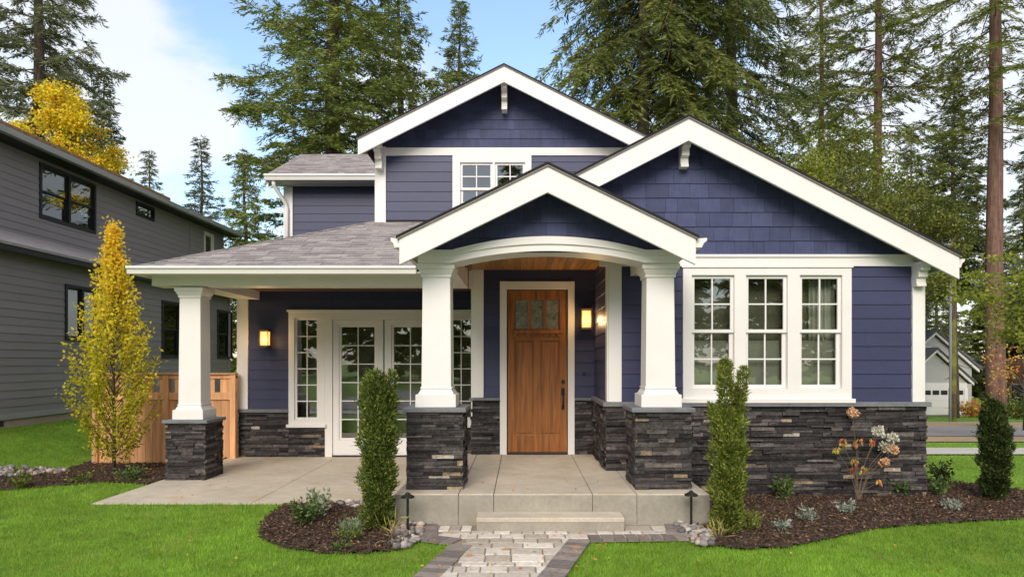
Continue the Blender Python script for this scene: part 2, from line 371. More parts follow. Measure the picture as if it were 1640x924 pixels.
# ------------------------------------------------------------------ terrain
def sstep(a, b, x):
    t = np.clip((x-a)/(b-a), 0, 1); return t*t*(3-2*t)
def ground(x, y):
    x = np.asarray(x, float); y = np.asarray(y, float)
    rt = sstep(4.0, 7.5, x)
    z = -.0585*np.clip(y-10, 0, 42)*rt
    z = z + .37*sstep(-7.55, -9.8, x)*(1-.0*y)
    z = z - .10*sstep(9.6, 11.6, y)*sstep(-8.0, -7.5, x)*sstep(-5.2, -5.7, x)
    return z
def gz(x, y): return float(ground(x, y))
def grid_sheet(name, xs, ys, m, zoff=0, kind='structure', poly=None, bumps=0):
    X_, Y_ = np.meshgrid(xs, ys); Zg = ground(X_, Y_)+zoff
    if bumps:
        rr = np.random.default_rng(3); Zg = Zg+rr.normal(0, bumps, Zg.shape)
    nx = len(xs); V = np.stack([X_, Y_, Zg], -1).reshape(-1, 3); Fs = []
    i, j = np.meshgrid(np.arange(len(ys)-1), np.arange(nx-1), indexing='ij'); a = (i*nx+j).ravel()
    Fs = np.stack([a, a+1, a+nx+1, a+nx], 1)
    if poly:
        c = V[Fs].mean(1); Fs = Fs[inside(c[:, 0], c[:, 1], poly)]
    o = npmesh(name, V, Fs, m); o['kind'] = kind; return o
gx = np.concatenate([np.linspace(-400, -20, 16)[:-1], np.linspace(-20, 20, 161), np.linspace(20, 400, 40)[1:]])
gy = np.concatenate([np.linspace(-200, 2, 12)[:-1], np.linspace(2, 20, 73), np.linspace(20, 70, 40)[1:], np.linspace(70, 600, 20)[1:]])
grid_sheet('ground', gx, gy, 'lawn_ground', -.012)

def pxg(px, py, z=0.0):                                # pixel on level ground -> world x, y
    d = (EYE-z)*F/(py-HOR); return (PX(px, d), d)
SLAB = (-1.338, 1.99, 7.25, 10.40)                     # porch slab
PATIO = (-5.24, -1.338, 8.36, 12.43)
bed_front = [pxg(*p) for p in ((450, 812), (428, 828), (414, 848), (420, 864), (455, 878), (520, 886), (590, 886), (640, 880), (668, 862), (680, 845))]+[(-1.05, 7.24), (-1.34, 7.24), (-1.34, 8.355), (-2.7, 8.355)]
bed_right = [(1.78, 7.24), (1.70, 6.62)]+[pxg(*p) for p in ((1130, 872), (1190, 880), (1260, 877), (1330, 863), (1400, 847), (1500, 838), (1640, 831))]+[(7.6, 7.3), (7.9, 8.7), (6.9, 9.0), (5.9, 10.0), (5.2, 10.6), (5.1, 8.9), (1.99, 8.85), (1.995, 7.24)]
bed_left = [(-9.5, 9.0), (-9.5, 9.55), (-7.55, 10.9), (-7.7, 12.3), (-5.25, 12.3), (-5.25, 9.65), (-5.95, 9.85), (-6.9, 9.25), (-8.0, 8.9)]
LAND = [(-1.10, 7.25), (-1.02, 6.62), (-.66, 6.46), (.66, 6.56), (1.62, 6.62), (1.72, 7.25)]
PATH = [(-.66, 6.5), (.66, 6.6), (.34, 5.45), (.0, 4.3), (-.5, 3.0), (-2.3, 3.0), (-1.25, 4.3), (-.86, 5.5)]

# grass: blades on the open lawns
def grass():
    rng = np.random.default_rng(11); A = []
    zones = [(-9, 8.5, 4.2, 7.2, 5200, .85), (-9.5, 8.5, 7.2, 9.2, 3200, 1), (-10.4, -5.2, 9.2, 14, 2600, 1.1), (-10.4, -7.4, 14, 20, 1300, 1.4), (5.2, 14, 8.8, 16, 700, 1.2), (8, 34, 16, 30, 40, 2), (20, 45, 30, 52, 14, 3)]
    Cs, Hs = [], []
    for x0, x1, y0, y1, dens, sc in zones:
        n = int((x1-x0)*(y1-y0)*dens); x = rng.uniform(x0, x1, n); y = rng.uniform(y0, y1, n)
        # only what the camera side can see
        k = (x > -.85*y-1.2) & (x < .80*y+1.2)
        for pl in (bed_front, bed_right, bed_left, LAND, PATH): k &= ~inside(x, y, pl)
        for q in (SLAB, PATIO): k &= ~((x > q[0]-.005) & (x < q[1]+.005) & (y > q[2]-.005) & (y < q[3]+.01))
        k &= ~((x > -5.2) & (x < 5.2) & (y > 8.8))
        k &= (x > -10.45)
        for ya, yb in ROADS: k &= ~((x > 5) & (y > ya) & (y < yb))
        x, y = x[k], y[k]; Cs.append(np.stack([x, y, ground(x, y)-.012], 1)); Hs.append(np.full(len(x), sc))
    C = np.concatenate(Cs); sc = np.concatenate(Hs); n = len(C)
    h = rng.uniform(.026, .055, n)*np.sqrt(sc); w = rng.uniform(.004, .008, n)*sc
    lean = rng.normal(0, .45, (n, 2)); D = np.concatenate([lean, np.ones((n, 1))], 1); D /= np.linalg.norm(D, axis=1, keepdims=True)
    a = rng.uniform(0, np.pi, n); Sd = np.stack([np.cos(a), np.sin(a)*.5, np.zeros(n)], 1)
    V = np.stack([C-Sd*w[:, None]*.5, C+Sd*w[:, None]*.5, C+D*h[:, None]], 1).reshape(-1, 3)
    o = npmesh('grass', V, np.arange(3*n).reshape(n, 3), 'grass_blade', rng.random(n)); o['kind'] = 'stuff'
    print('grass blades', n)
ROADS = [(14.6, 16.6), (19.2, 37)]
grass()

# beds with bark mulch
def bed(poly, name, dens):
    xs = [p[0] for p in poly]; ys = [p[1] for p in poly]
    grid_sheet(name, np.arange(min(xs)-.05, max(xs)+.05, .05), np.arange(min(ys)-.05, max(ys)+.05, .05), 'soil', .012, poly=poly, bumps=.006)
    rng = np.random.default_rng(int(dens*7)); n = int((max(xs)-min(xs))*(max(ys)-min(ys))*dens)
    x = rng.uniform(min(xs), max(xs), n); y = rng.uniform(min(ys), max(ys), n); k = inside(x+rng.normal(0, .02, n), y+rng.normal(0, .02, n), poly)
    x, y = x[k], y[k]; n = len(x); C = np.stack([x, y, ground(x, y)+rng.uniform(.008, .04, n)], 1)
    D = rng.normal(size=(n, 3))*np.array([1, 1, .45]); return C, D, rng
cC, cD = [], []
for p, nme, dn in ((bed_front, 'mulch_bed', 2600), (bed_right, 'mulch_bed', 1900), (bed_left, 'mulch_bed', 900)):
    C, D, rng = bed(p, nme, dn); cC.append(C); cD.append(D)
C = np.concatenate(cC); D = np.concatenate(cD); rng = np.random.default_rng(5); n = len(C)
V, Fq = kites(C, D, rng.uniform(.02, .06, n), rng.uniform(.008, .022, n), rng)
npmesh('mulch_chips', V, Fq, 'mulch', rng.random(n))['kind'] = 'stuff'

# a few fallen leaves
def fallen():
    rng = np.random.default_rng(21); P = []
    for x0, x1, y0, y1, z, n in ((-5, -1.4, 8.4, 10, .003, 26), (-.9, 1.6, 7.26, 8.2, .333, 16), (-.9, .9, 5.3, 6.9, .024, 60), (-4, -.9, 5.2, 8, .035, 26), (.9, 5.5, 5.4, 7, .035, 22), (-7.4, -5.4, 9.8, 11.8, .02, 60), (2.2, 5.5, 7.3, 8.6, .045, 40)):
        P.append(np.stack([rng.uniform(x0, x1, n), rng.uniform(y0, y1, n), np.full(n, z)], 1))
    C = np.concatenate(P); n = len(C); D = rng.normal(size=(n, 3))*np.array([1, 1, .12]); V, Fq = kites(C, D, rng.uniform(.025, .05, n), rng.uniform(.02, .035, n), rng)
    V = V.reshape(n, 4, 3); V[:, :, 2] = C[:, None, 2]+np.clip(V[:, :, 2]-C[:, None, 2], -.001, .012); npmesh('fallen_leaves', V.reshape(-1, 3), Fq, 'leaf_autumn', rng.random(n))['kind'] = 'stuff'
fallen()

# river rock
def rocks(polys):
    mb = MB(); ico = bmesh.new(); bmesh.ops.create_icosphere(ico, subdivisions=2, radius=1)
    iv = [v.co.copy() for v in ico.verts]; ifs = [[v.index for v in f.verts] for f in ico.faces]; ico.free(); rr = random.Random(4)
    for poly, n, s0, s1 in polys:
        xs = [p[0] for p in poly]; ys = [p[1] for p in poly]; k = 0
        while k < n:
            x, y = rr.uniform(min(xs), max(xs)), rr.uniform(min(ys), max(ys))
            if not bool(inside(np.array([x]), np.array([y]), poly)[0]): continue
            k += 1; s = rr.uniform(s0, s1); a = rr.uniform(0, 6.28); sx, sy, sz = s*rr.uniform(.8, 1.3), s*rr.uniform(.7, 1), s*rr.uniform(.5, .8)
            sd_ = rr.random()*50; c, sn = math.cos(a), math.sin(a); z = gz(x, y)+.01+sz*rr.uniform(.4, 1.1)
            vs = []
            for v in iv:
                q = v*(1+.22*mnoise.noise(v*1.3+Vector((sd_, 0, 0)))); X_, Y_ = q.x*sx, q.y*sy
                vs.append((x+X_*c-Y_*sn, y+X_*sn+Y_*c, z+q.z*sz))
            mb.add(vs, ifs, rr.random())
    o = mb.build('river_rocks', 'river_rock', smooth=True, recalc=False); o['kind'] = 'stuff'
rk1 = [pxg(*p) for p in ((640, 838), (682, 838), (676, 858), (655, 880), (625, 880), (632, 855))]
rk2 = [(-1.36, 8.35), (-2.5, 8.35), (-2.4, 8.12), (-1.36, 8.0)]
rk3 = [pxg(*p) for p in ((1078, 836), (1108, 836), (1140, 858), (1142, 876), (1110, 874), (1092, 856))]
rk4 = [(-9.4, 9.15), (-7.7, 10.25), (-7.35, 11.2), (-7.75, 11.3), (-8.1, 10.5), (-9.6, 9.6)]
rocks([(rk1, 110, .018, .05), (rk2, 60, .025, .05), (rk3, 120, .018, .05), (rk4, 320, .03, .06)])

# road, sidewalk, verge on the right, following the slope
def strip(name, y0, y1, m, zo, x0=5.5, x1=160):
    grid_sheet(name, np.concatenate([np.linspace(x0, 20, 30), np.linspace(21, x1, 60)]), np.linspace(y0, y1, 14), m, zo)
strip('sidewalk', 14.6, 16.6, 'walk_concrete', .02)
strip('gravel_verge', 19.2, 37, 'gravel', .012)
strip('road', 22, 29.5, 'asphalt', .03)

def flat(name, x0, x1, y0, y1, z, m):
    mb = MB(); mb.add([(x0, y0, z), (x1, y0, z), (x1, y1, z), (x0, y1, z)], [(0, 1, 2, 3)]); o = mb.build(name, m, recalc=False); o['kind'] = 'structure'
flat('street', -200, 200, -14, .6, .01, 'asphalt'); flat('sidewalk', -200, 200, 1.2, 2.7, .014, 'walk_concrete');  # unseen asphalt and walk, added to cut green bounce from the lawn

# ------------------------------------------------------------------ patio, porch slab, step, paver path
mb = MB()
for xa, xb in ((PATIO[0], -3.30), (-3.294, PATIO[1]-.003)):
    for ya, yb in ((PATIO[2], 10.2), (10.206, PATIO[3])): mb.box(xa, xb, ya, yb, -.15, 0)
o = mb.build('patio', 'concrete', bevel=.006); o['kind'] = 'structure'
# slab: joint lines as real gaps
mb = MB(); jx = [SLAB[0], -.665, -.292, .752, 1.22, SLAB[1]]
for a, b in zip(jx, jx[1:]): mb.box(a+.003, b-.003, SLAB[2]+.006, SLAB[3], .12, .33)
o = mb.build('porch_slab', 'concrete', bevel=.008); o['kind'] = 'structure'
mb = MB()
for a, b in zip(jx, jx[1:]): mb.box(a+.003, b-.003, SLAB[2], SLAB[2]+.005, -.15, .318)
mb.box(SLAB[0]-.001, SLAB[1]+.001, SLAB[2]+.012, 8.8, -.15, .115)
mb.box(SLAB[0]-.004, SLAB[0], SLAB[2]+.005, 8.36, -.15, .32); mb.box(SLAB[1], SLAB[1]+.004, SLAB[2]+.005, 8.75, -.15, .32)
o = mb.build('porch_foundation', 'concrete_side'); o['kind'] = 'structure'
mb = MB(); mb.box(PX(763, 6.97), PX(1000, 6.97), 6.955, 7.248, .10, .148)
o = mb.build('porch_step', 'concrete', bevel=.008); o['kind'] = 'structure'
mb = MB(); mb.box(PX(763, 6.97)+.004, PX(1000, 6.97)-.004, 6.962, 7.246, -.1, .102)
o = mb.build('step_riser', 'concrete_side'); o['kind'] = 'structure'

def pavers():
    grid = MB(); dark = MB(); rr = random.Random(9)
    def inset(poly, x, y, d):                           # distance test by sampling
        return all(bool(inside(np.array([x+d*math.cos(a)]), np.array([y+d*math.sin(a)]), poly)[0]) for a in np.linspace(0, 6.28, 9)[:-1])
    base = MB(); base.add([(x, y, .004) for x, y in LAND], [tuple(range(len(LAND)))]); base.add([(x, y, .0035) for x, y in PATH], [tuple(range(len(PATH)))])
    o = base.build('paver_bedding', 'sand', recalc=False); o['kind'] = 'structure'
    uni = lambda x, y: (lambda X_, Y_: bool((inside(X_, Y_, LAND) | inside(X_, Y_, PATH) | ((Y_ > 7.24) & (X_ > -1.1) & (X_ < 1.72)))[0]))(np.array([x]), np.array([y]))
    def near_edge(x, y, d): return not all(uni(x+d*math.cos(a), y+d*math.sin(a)) for a in np.linspace(0, 6.28, 13)[:-1])
    # field: courses of mixed widths
    yy = 3.0
    while yy < 7.25:
        hh = rr.choice((.115, .17, .17, .225)); xx = -2.45-rr.random()*.2
        while xx < 1.75:
            ww = rr.choice((.115, .17, .23, .23, .29)); x0, y0, x1, y1 = xx, yy, xx+ww, yy+hh; xx += ww; cx, cy = (x0+x1)/2, (y0+y1)/2
            if not uni(cx, cy) or cy > 7.22 or (cy > 6.96 and -.46 < cx < 1.05): continue
            if near_edge(cx, cy, .15): continue
            g = .006; z = .016+rr.uniform(-.002, .003)
            b = .008
            grid.add([(x0+g, y0+g, 0), (x1-g, y0+g, 0), (x1-g, y1-g, 0), (x0+g, y1-g, 0), (x0+g, y0+g, z-b*.6), (x1-g, y0+g, z-b*.6), (x1-g, y1-g, z-b*.6), (x0+g, y1-g, z-b*.6),
                      (x0+g+b, y0+g+b, z), (x1-g-b, y0+g+b, z), (x1-g-b, y1-g-b, z), (x0+g+b, y1-g-b, z)],
                     [(8, 9, 10, 11)]+[(k, (k+1) % 4, 4+(k+1) % 4, 4+k) for k in range(4)]+[(4+k, 4+(k+1) % 4, 8+(k+1) % 4, 8+k) for k in range(4)], rr.random())
        yy += hh
    o = grid.build('paver_path', 'paver', recalc=False); o['kind'] = 'structure'
    # soldier-course border along the outline
    for line in ([(-1.10, 7.24), (-1.02, 6.62), (-.66, 6.46), (-.86, 5.5), (-1.25, 4.3), (-2.3, 3.0)], [(1.72, 7.24), (1.62, 6.62), (.66, 6.58), (.34, 5.45), (.0, 4.3), (-.5, 3.0)]):
        sgn = 1 if line[0][0] < 0 else -1
        for (xa, ya), (xb, yb) in zip(line, line[1:]):
            t = Vector((xb-xa, yb-ya)); Ln = t.length; t.normalize(); nrm = Vector((-t.y, t.x))*sgn; n = max(1, round(Ln/.115))
            for k in range(n):
                a0 = Vector((xa, ya))+t*(Ln*k/n+.004); a1 = Vector((xa, ya))+t*(Ln*(k+1)/n-.004); z = .02+rr.uniform(-.002, .002)
                p = [a0, a1, a1+nrm*.21, a0+nrm*.21]
                dark.extr([(q.x, q.y, 0) for q in p], (0, 0, z), rr.random())
    o = dark.build('paver_border', 'paver_dark'); o['kind'] = 'structure'
pavers()

# ------------------------------------------------------------------ the blue house
DW, DD, DG, DE = 12.43, 10.34, 8.81, 14.84
house = thing('craftsman_house', 'navy blue craftsman house with white gables, stone base and wood front door', 'house', (0, DG, 0))
def bx(name, m, boxes, parent=house, bevel=.004, join=False):
    o = None
    if not join:
        for b in boxes: mb = MB(); mb.box(*b); o = mb.build(name, m, parent, bevel=bevel)
        return o
    mb = MB()
    for b in boxes: mb.box(*b)
    return mb.build(name, m, parent, bevel=bevel)

def window_unit(frame, u0, u1, z0, z1, lights, casing, m='white_trim', pane='window_glass', sill=True, parent=house, rec=.05, proud=.034, name='window', double_hung=False, muntin=.018, cas=.09, head=None, wallm=None):
    """casing board with real openings, sashes with muntins, panes, sill. lights = list of (ua,ub,za,zb,cols,rows)"""
    mb = MB()
    def B(m_, a, b, c, d, n0, n1):
        p = [frame.p(a, c, n0), frame.p(b, c, n0), frame.p(b, d, n0), frame.p(a, d, n0)]
        m_.extr(p, frame.N*(n1-n0), .5)
    # casing = rectangle minus lights
    zs = sorted({z0, z1, *[l[2] for l in lights], *[l[3] for l in lights]})
    for a, b in zip(zs, zs[1:]):
        for x, y in sub((u0, u1), [(l[0], l[1]) for l in lights if l[2] < b-1e-5 and l[3] > a+1e-5]): B(mb, x, y, a, b, -.06, proud)
    w = mb.build(name, m, parent)
    sh = MB(); pn = MB()
    for (ua, ub, za, zb, cols, rows) in lights:
        s = .042
        sashes = [(za, zb, cols, rows, 0)]
        if double_hung:
            zm = (za+zb)/2; sashes = [(zm-.01, zb, cols, rows//2, 0), (za, zm+.03, cols, rows//2, -.03)]
        for (sa, sb, c_, r_, off) in sashes:
            o1, o2 = -.005+off, -.035+off
            ss = s if off == 0 else s+.006
            B(sh, ua+.001, ua+ss, sa+.001, sb-.001, o2, o1); B(sh, ub-ss, ub-.001, sa+.001, sb-.001, o2, o1)
            B(sh, ua+ss, ub-ss, sa+.001, sa+ss, o2, o1); B(sh, ua+ss, ub-ss, sb-ss, sb-.001, o2, o1)
            for k in range(1, c_):
                u = ua+ss+(ub-ua-2*ss)*k/c_; B(sh, u-muntin/2, u+muntin/2, sa+ss, sb-ss, o2+.004, o1-.006)
            for k in range(1, r_):
                v = sa+ss+(sb-sa-2*ss)*k/r_; B(sh, ua+ss, ub-ss, v-muntin/2, v+muntin/2, o2+.005, o1-.007)
            n = o2+.012
            pn.add([frame.p(ua+ss*.8, sa+ss*.8, n), frame.p(ub-ss*.8, sa+ss*.8, n), frame.p(ub-ss*.8, sb-ss*.8, n), frame.p(ua+ss*.8, sb-ss*.8, n)], [(0, 1, 2, 3)])
    sh.build('sash', m, w); pn.build('pane', pane, w, recalc=False)
    if sill:
        sm = MB(); B(sm, u0-.03, u1+.03, z0-.01, z0+.045, proud-.02, proud+.05); sm.build('sill', m, w, bevel=.005)
    return w

# --- right wing front wall
xl, xr = PX(972, DG), PX(1480, DG)
fw = front(DG)
wz_cap, wz_band0, wz_band1 = 1.21, PZ(427, DG), PZ(409, DG)
WU = (PX(1093, DG), PX(1362, DG), PZ(645, DG)+.012, PZ(430, DG))
hole = [(WU[0]+.03, WU[1]-.03, WU[2]+.03, WU[3]-.03)]
mb = MB(); siding(mb, fw, xl+.02, xr-.03, wz_cap, wz_band0+.01, hole); mb.build('siding_wall', 'blue_siding', house)
L3 = [(PX(a, DG), PX(b, DG), PZ(622, DG), PZ(441, DG), 2, 4) for a, b in ((1107, 1175), (1193.5, 1260), (1279.5, 1347))]
w = window_unit(fw, *WU, L3, .09, double_hung=True)
for i, (ua, ub) in enumerate(((l[0], l[1]) for l in L3)):       # gray panel standing for the insect screen of each lower sash, curtains on the right window
    mbb = MB(); mbb.box(ua+.03, ub-.03, DG+.17, DG+.175, PZ(622, DG), PZ(622, DG)+.62); mbb.build('screen_panel', 'screen_gray', w)
    mbb = MB(); mbb.box(ua-.04, ub+.04, DG+.30, DG+.305, PZ(622, DG)-.05, PZ(441, DG)+.05); mbb.build('reflection_sheet', 'reflection_tone', w)  # sheet added behind the glass to lift the black upper panes
ul, ur = L3[2][0], L3[2][1]
mbb = MB()
pts = [(ul+.0+i*(ur-ul)*.62/24, DG+.23+.025*math.sin(i*1.5)) for i in range(25)]
for (xa, ya), (xb, yb) in zip(pts, pts[1:]): mbb.add([(xa+.22, ya, 1.2), (xb+.22, yb, 1.2), (xb+.22, yb, 2.95), (xa+.22, ya, 2.95)], [(0, 1, 2, 3)])
mbb.build('curtain', 'curtain', w, recalc=False)
mb = MB(); stone(mb, fw, xl-.015, xr+.02, -.12, 1.147); mb.build('stone_veneer', 'ledge_stone', house)
mb = MB(); stone(mb, left_of(xl), -DD, -DG, .33, 1.147); mb.build('stone_veneer', 'ledge_stone', house)
mb = MB(); stone(mb, right_of(xr), DG, 17.5, -.7, 1.147); mb.build('stone_veneer', 'ledge_stone', house)
bx('stone_cap', 'cap_stone', [(xl-.055, xr+.06, DG-.07, DG+.02, 1.15, 1.21), (xl-.055, xl+.02, DG+.021, DD-.05, 1.15, 1.209), (xr-.02, xr+.06, DG+.021, 17.5, 1.15, 1.209)], bevel=.008)
bx('stone_backing', 'grout_backing', [(xl+.002, xr-.002, DG+.004, DG+.05, -.2, 1.15), (xl+.003, xl+.04, DG+.05, DD, .3, 1.15), (xr-.04, xr-.003, DG+.05, 17.5, -.8, 1.15)], bevel=0)
bx('frieze_board', 'white_trim', [(xl-.1, xr-.015, DG-.036, DG, wz_band0, wz_band1), (xl-.1, xr-.015, DG-.055, DG-.037, wz_band1-.03, wz_band1+.006), (WU[0]-.02, WU[1]+.02, DG-.05, DG-.035, wz_band0-.02, wz_band0+.012)])
bx('corner_board', 'white_trim', [(xl+.015, PX(995, DG), DG-.038, DG, wz_cap, 2.99), (xl-.004, xl+.014, DG-.03, DG+.13, wz_cap, 3.05), (PX(1459, DG), xr-.026, DG-.04, DG, wz_cap, wz_band0), (xr-.025, xr-.005, DG-.035, DG+.14, wz_cap, 3.0)])
# side walls
mb = MB(); siding(mb, left_of(xl+.015), -DD, -DG-.13, 1.21, 3.12); mb.build('siding_wall', 'blue_siding', house)
mb = MB(); siding(mb, right_of(xr-.03), DG+.14, 17.5, 1.21, 3.0); mb.build('siding_wall', 'blue_siding', house)
# wing gable with shakes
GX, GZ_, GS, GD = PX(1103, 8.45), PZ(185, 8.45), .512, 8.45
conv = [(GX-3.0, wz_band1), (xr-.03, wz_band1), (xr-.03, GZ_-.08-GS*(xr-.03-GX)), (GX, GZ_-.08), (GX-3.0, GZ_-.08-GS*3.0)]
mb = MB(); shakes(mb, fw, conv, .184, .12, .30); mb.build('gable_shakes', 'blue_shake', house)
bx('wall_backing', 'grout_backing', [(xl+.03, xr-.04, DG+.003, DG+.02, wz_band1-.1, wz_band1+.05)], bevel=0)
mb = MB(); mb.extr([(u, DG+.004, v) for u, v in conv], (0, .05, 0)); mb.build('gable_backing', 'grout_backing', house)

def gable_roof(xc, zp, s, hl, hr, y0, y1, th=.034, board=.275, gl=True, gr=True, gy1=None, name='gable_roof'):
    """roof slab + barge boards + soffit; hl/hr half widths left and right"""
    rt = house
    mb = MB(); e = .025
    for sg, h in ((-1, hl+.02), (1, hr+.02)):
        mb.extr([(xc, y0-e, zp), (xc+sg*h, y0-e, zp-s*h), (xc+sg*h, y0-e, zp-s*h-th), (xc, y0-e, zp-th)], (0, y1-y0+e, 0))
    roof = mb.build(name, 'roof_shingle', rt)
    mb = MB(); mb.extr([(xc, y0-e-.006, zp+.006), (xc+hr+.03, y0-e-.006, zp+.006-s*(hr+.03)), (xc+hr+.03, y0-e-.006, zp-s*(hr+.03)-th+.012), (xc, y0-e-.006, zp-th+.012), (xc-hl-.03, y0-e-.006, zp-s*(hl+.03)-th+.012), (xc-hl-.03, y0-e-.006, zp+.006-s*(hl+.03))], (0, .03, 0))
    mb.build('shingle_edge', 'roof_edge', roof)
    mb = MB()
    mb.extr([(xc, y0, zp-th), (xc+hr, y0, zp-th-s*hr), (xc+hr, y0, zp-th-board-s*hr), (xc, y0, zp-th-board), (xc-hl, y0, zp-th-board-s*hl), (xc-hl, y0, zp-th-s*hl)], (0, .045, 0))
    mb.build('barge_board', 'white_trim', roof, bevel=.003)
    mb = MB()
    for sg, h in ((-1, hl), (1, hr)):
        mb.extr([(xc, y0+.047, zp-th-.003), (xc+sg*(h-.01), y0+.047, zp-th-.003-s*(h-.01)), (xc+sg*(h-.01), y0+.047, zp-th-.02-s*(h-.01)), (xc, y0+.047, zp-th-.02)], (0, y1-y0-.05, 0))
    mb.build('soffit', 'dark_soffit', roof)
    return roof
def gutter(y0, y1, x, z, sg, parent, hgt=.10, dep=.11):
    mb = MB(); mb.extr([(x, y0, z), (x+sg*dep, y0, z+.01), (x+sg*dep, y0, z-.02), (x+sg*dep*.72, y0, z-.045), (x+sg*dep*.55, y0, z-hgt), (x, y0, z-hgt)], (0, y1-y0, 0))
    return mb.build('gutter', 'white_trim', parent)
def bracket(x, y, z, w=.10, proj=.36, sc=1.0, parent=house):
    """stepped corbel under a gable, seen from the front"""
    prof = [(0, 0), (proj, 0), (proj, -.075), (proj*.80, -.085), (proj*.80, -.14), (proj*.55, -.15), (proj*.55, -.24), (proj*.36, -.25), (proj*.36, -.33), (proj*.42, -.345), (proj*.42, -.385), (0, -.385)]
    mb = MB(); mb.extr([(x-w/2, y-a*sc, z+b*sc) for a, b in prof], (w, 0, 0))
    mb.extr([(x-w/2-.02, y-proj*sc*.99, z-.015*sc), (x+w/2+.02, y-proj*sc*.99, z-.015*sc), (x+w/2+.02, y-proj*sc*.99, z-.06*sc), (x-w/2-.02, y-proj*sc*.99, z-.06*sc)], (0, proj*sc*.5, 0))
    return mb.build('bracket', 'white_trim', parent, bevel=.003)
wing = gable_roof(GX, GZ_, GS, 3.0, 5.39-GX, GD, 18.0)
gutter(GD+.06, 17.8, 5.385, GZ_-GS*(5.385-GX)-.06, 1, wing)
bracket(GX+.005, DG-.01, PZ(222, DG-.15), .10, .34, .92)
bracket(xr-.11, DG-.04, PZ(420, DG-.1), .12, .30, .80)

# --- entry: door wall
fd = front(DD)
dxl, dxr = -.735, xl+.02
door_x0, door_x1 = PX(813, DD), PX(908, DD); cz = PZ(451, DD); dz1 = PZ(465, DD)
mb = MB(); siding(mb, fd, dxl+.17, dxr, 1.176, 3.12, [(door_x0-.02, door_x1+.02, 0, dz1+.02)]); mb.build('siding_wall', 'blue_siding', house)
for a, b in ((dxl-.02, door_x0-.115), (door_x1+.112, dxr)): mb = MB(); stone(mb, fd, a, b, .33, 1.136); mb.build('stone_veneer', 'ledge_stone', house)
bx('stone_cap', 'cap_stone', [(dxl-.05, door_x0-.116, DD-.075, DD, 1.138, 1.178), (door_x1+.113, dxr-.02, DD-.065, DD, 1.138, 1.178)], bevel=.008)
bx('stone_backing', 'grout_backing', [(dxl, door_x0-.02, DD+.005, DD+.1, .3, 3.1), (door_x1+.02, dxr, DD+.005, DD+.1, .3, 3.1), (door_x0-.02, door_x1+.02, DD+.005, DD+.1, dz1+.03, 3.1)], bevel=0)
bx('corner_board', 'white_trim', [(dxl, dxl+.168, DD-.036, DD, 1.18, 3.1), (dxl-.02, dxl-.001, DD-.03, DD+.14, .9, 3.1)])
mb = MB(); siding(mb, left_of(dxl-.002), -DW, -DD-.141, 1.14, 3.12); mb.build('siding_wall', 'blue_siding', house)
mb = MB(); stone(mb, left_of(dxl+.01), -DW+.04, -DD-.02, .0, 1.136); mb.build('stone_veneer', 'ledge_stone', house)
bx('stone_backing', 'grout_backing', [(dxl+.02, dxl+.06, DD+.101, DW-.01, 0, 3.1)], bevel=0)
bx('door_casing', 'white_trim', [(door_x0-.115, door_x0-.012, DD-.045, DD+.05, .33, cz-.0), (door_x1+.012, door_x1+.112, DD-.045, DD+.05, .33, cz), (door_x0-.011, door_x1+.011, DD-.044, DD+.05, dz1+.012, cz-.001)])
def front_door():
    y0, y1 = DD-.005, DD+.04; zb, zt = .36, dz1; a, b = door_x0, door_x1; mb = MB()
    mb.box(a, b, y0+.026, y1, zb, zt)                                                     # core
    st = .105
    mb.box(a, a+st, y0, y0+.0255, zb, zt); mb.box(b-st, b, y0, y0+.0255, zb, zt)              # stiles
    gz0, gz1 = PZ(527, DD), PZ(480, DD)
    mb.box(a+st, b-st, y0, y0+.0255, gz1, zt); mb.box(a+st, b-st, y0+.0005, y0+.0255, PZ(545, DD), gz0)
    mb.box(a+st, b-st, y0, y0+.0255, zb, zb+.26)
    m = (a+b)/2; mb.box(m-.05, m+.05, y0+.0003, y0+.0255, zb+.26, PZ(545, DD))
    for u in (845, 869.5): mb.box(PX(u, DD)+.005, PX(u, DD)+.05, y0+.0004, y0+.0255, gz0, gz1)
    mb.box(a+.05, b-.05, y0-.045, y0, PZ(534, DD), PZ(529, DD))                            # shelf
    for k in range(8): mb.box(a+.09+k*.095, a+.135+k*.095, y0-.03, y0, PZ(538.5, DD), PZ(534, DD)-.001)
    for pa, pb in ((a+st+.03, m-.08), (m+.08, b-st-.03)): mb.box(pa, pb, y0+.012, y0+.0255, zb+.29, PZ(545, DD)-.03)
    d = mb.build('front_door', 'wood_door', house, bevel=.003)
    g = MB()
    for ua, ub in ((826, 845), (850.5, 869), (875, 893)): g.box(PX(ua, DD), PX(ub, DD)+.004, y0+.014, y0+.0258, gz0+.004, gz1-.004)
    g.build('pane', 'seeded_glass', d)
    h = MB(); hx = PX(901.5, DD)
    h.box(hx-.028, hx+.028, y0-.012, y0, PZ(633, DD), PZ(621, DD)); h.tube([(hx, y0-.012, PZ(625, DD)), (hx, y0-.07, PZ(630, DD)), (hx, y0-.075, PZ(640, DD)), (hx, y0-.05, PZ(650, DD)), (hx, y0-.004, PZ(652, DD))], .012)
    h.box(hx-.02, hx+.02, y0-.01, y0, PZ(656, DD), PZ(648, DD))
    h.tube([(hx, y0, PZ(611, DD)), (hx, y0-.03, PZ(611, DD))], .03, 14)
    h.build('handle', 'black_metal', d)
    bx('threshold', 'black_metal', [(a-.01, b+.01, DD-.06, DD+.03, .33, .358)])
front_door()
bx('doorbell', 'black_metal', [(PX(933, DD), PX(937, DD), DD-.035, DD-.01, PZ(601, DD), PZ(595, DD))])
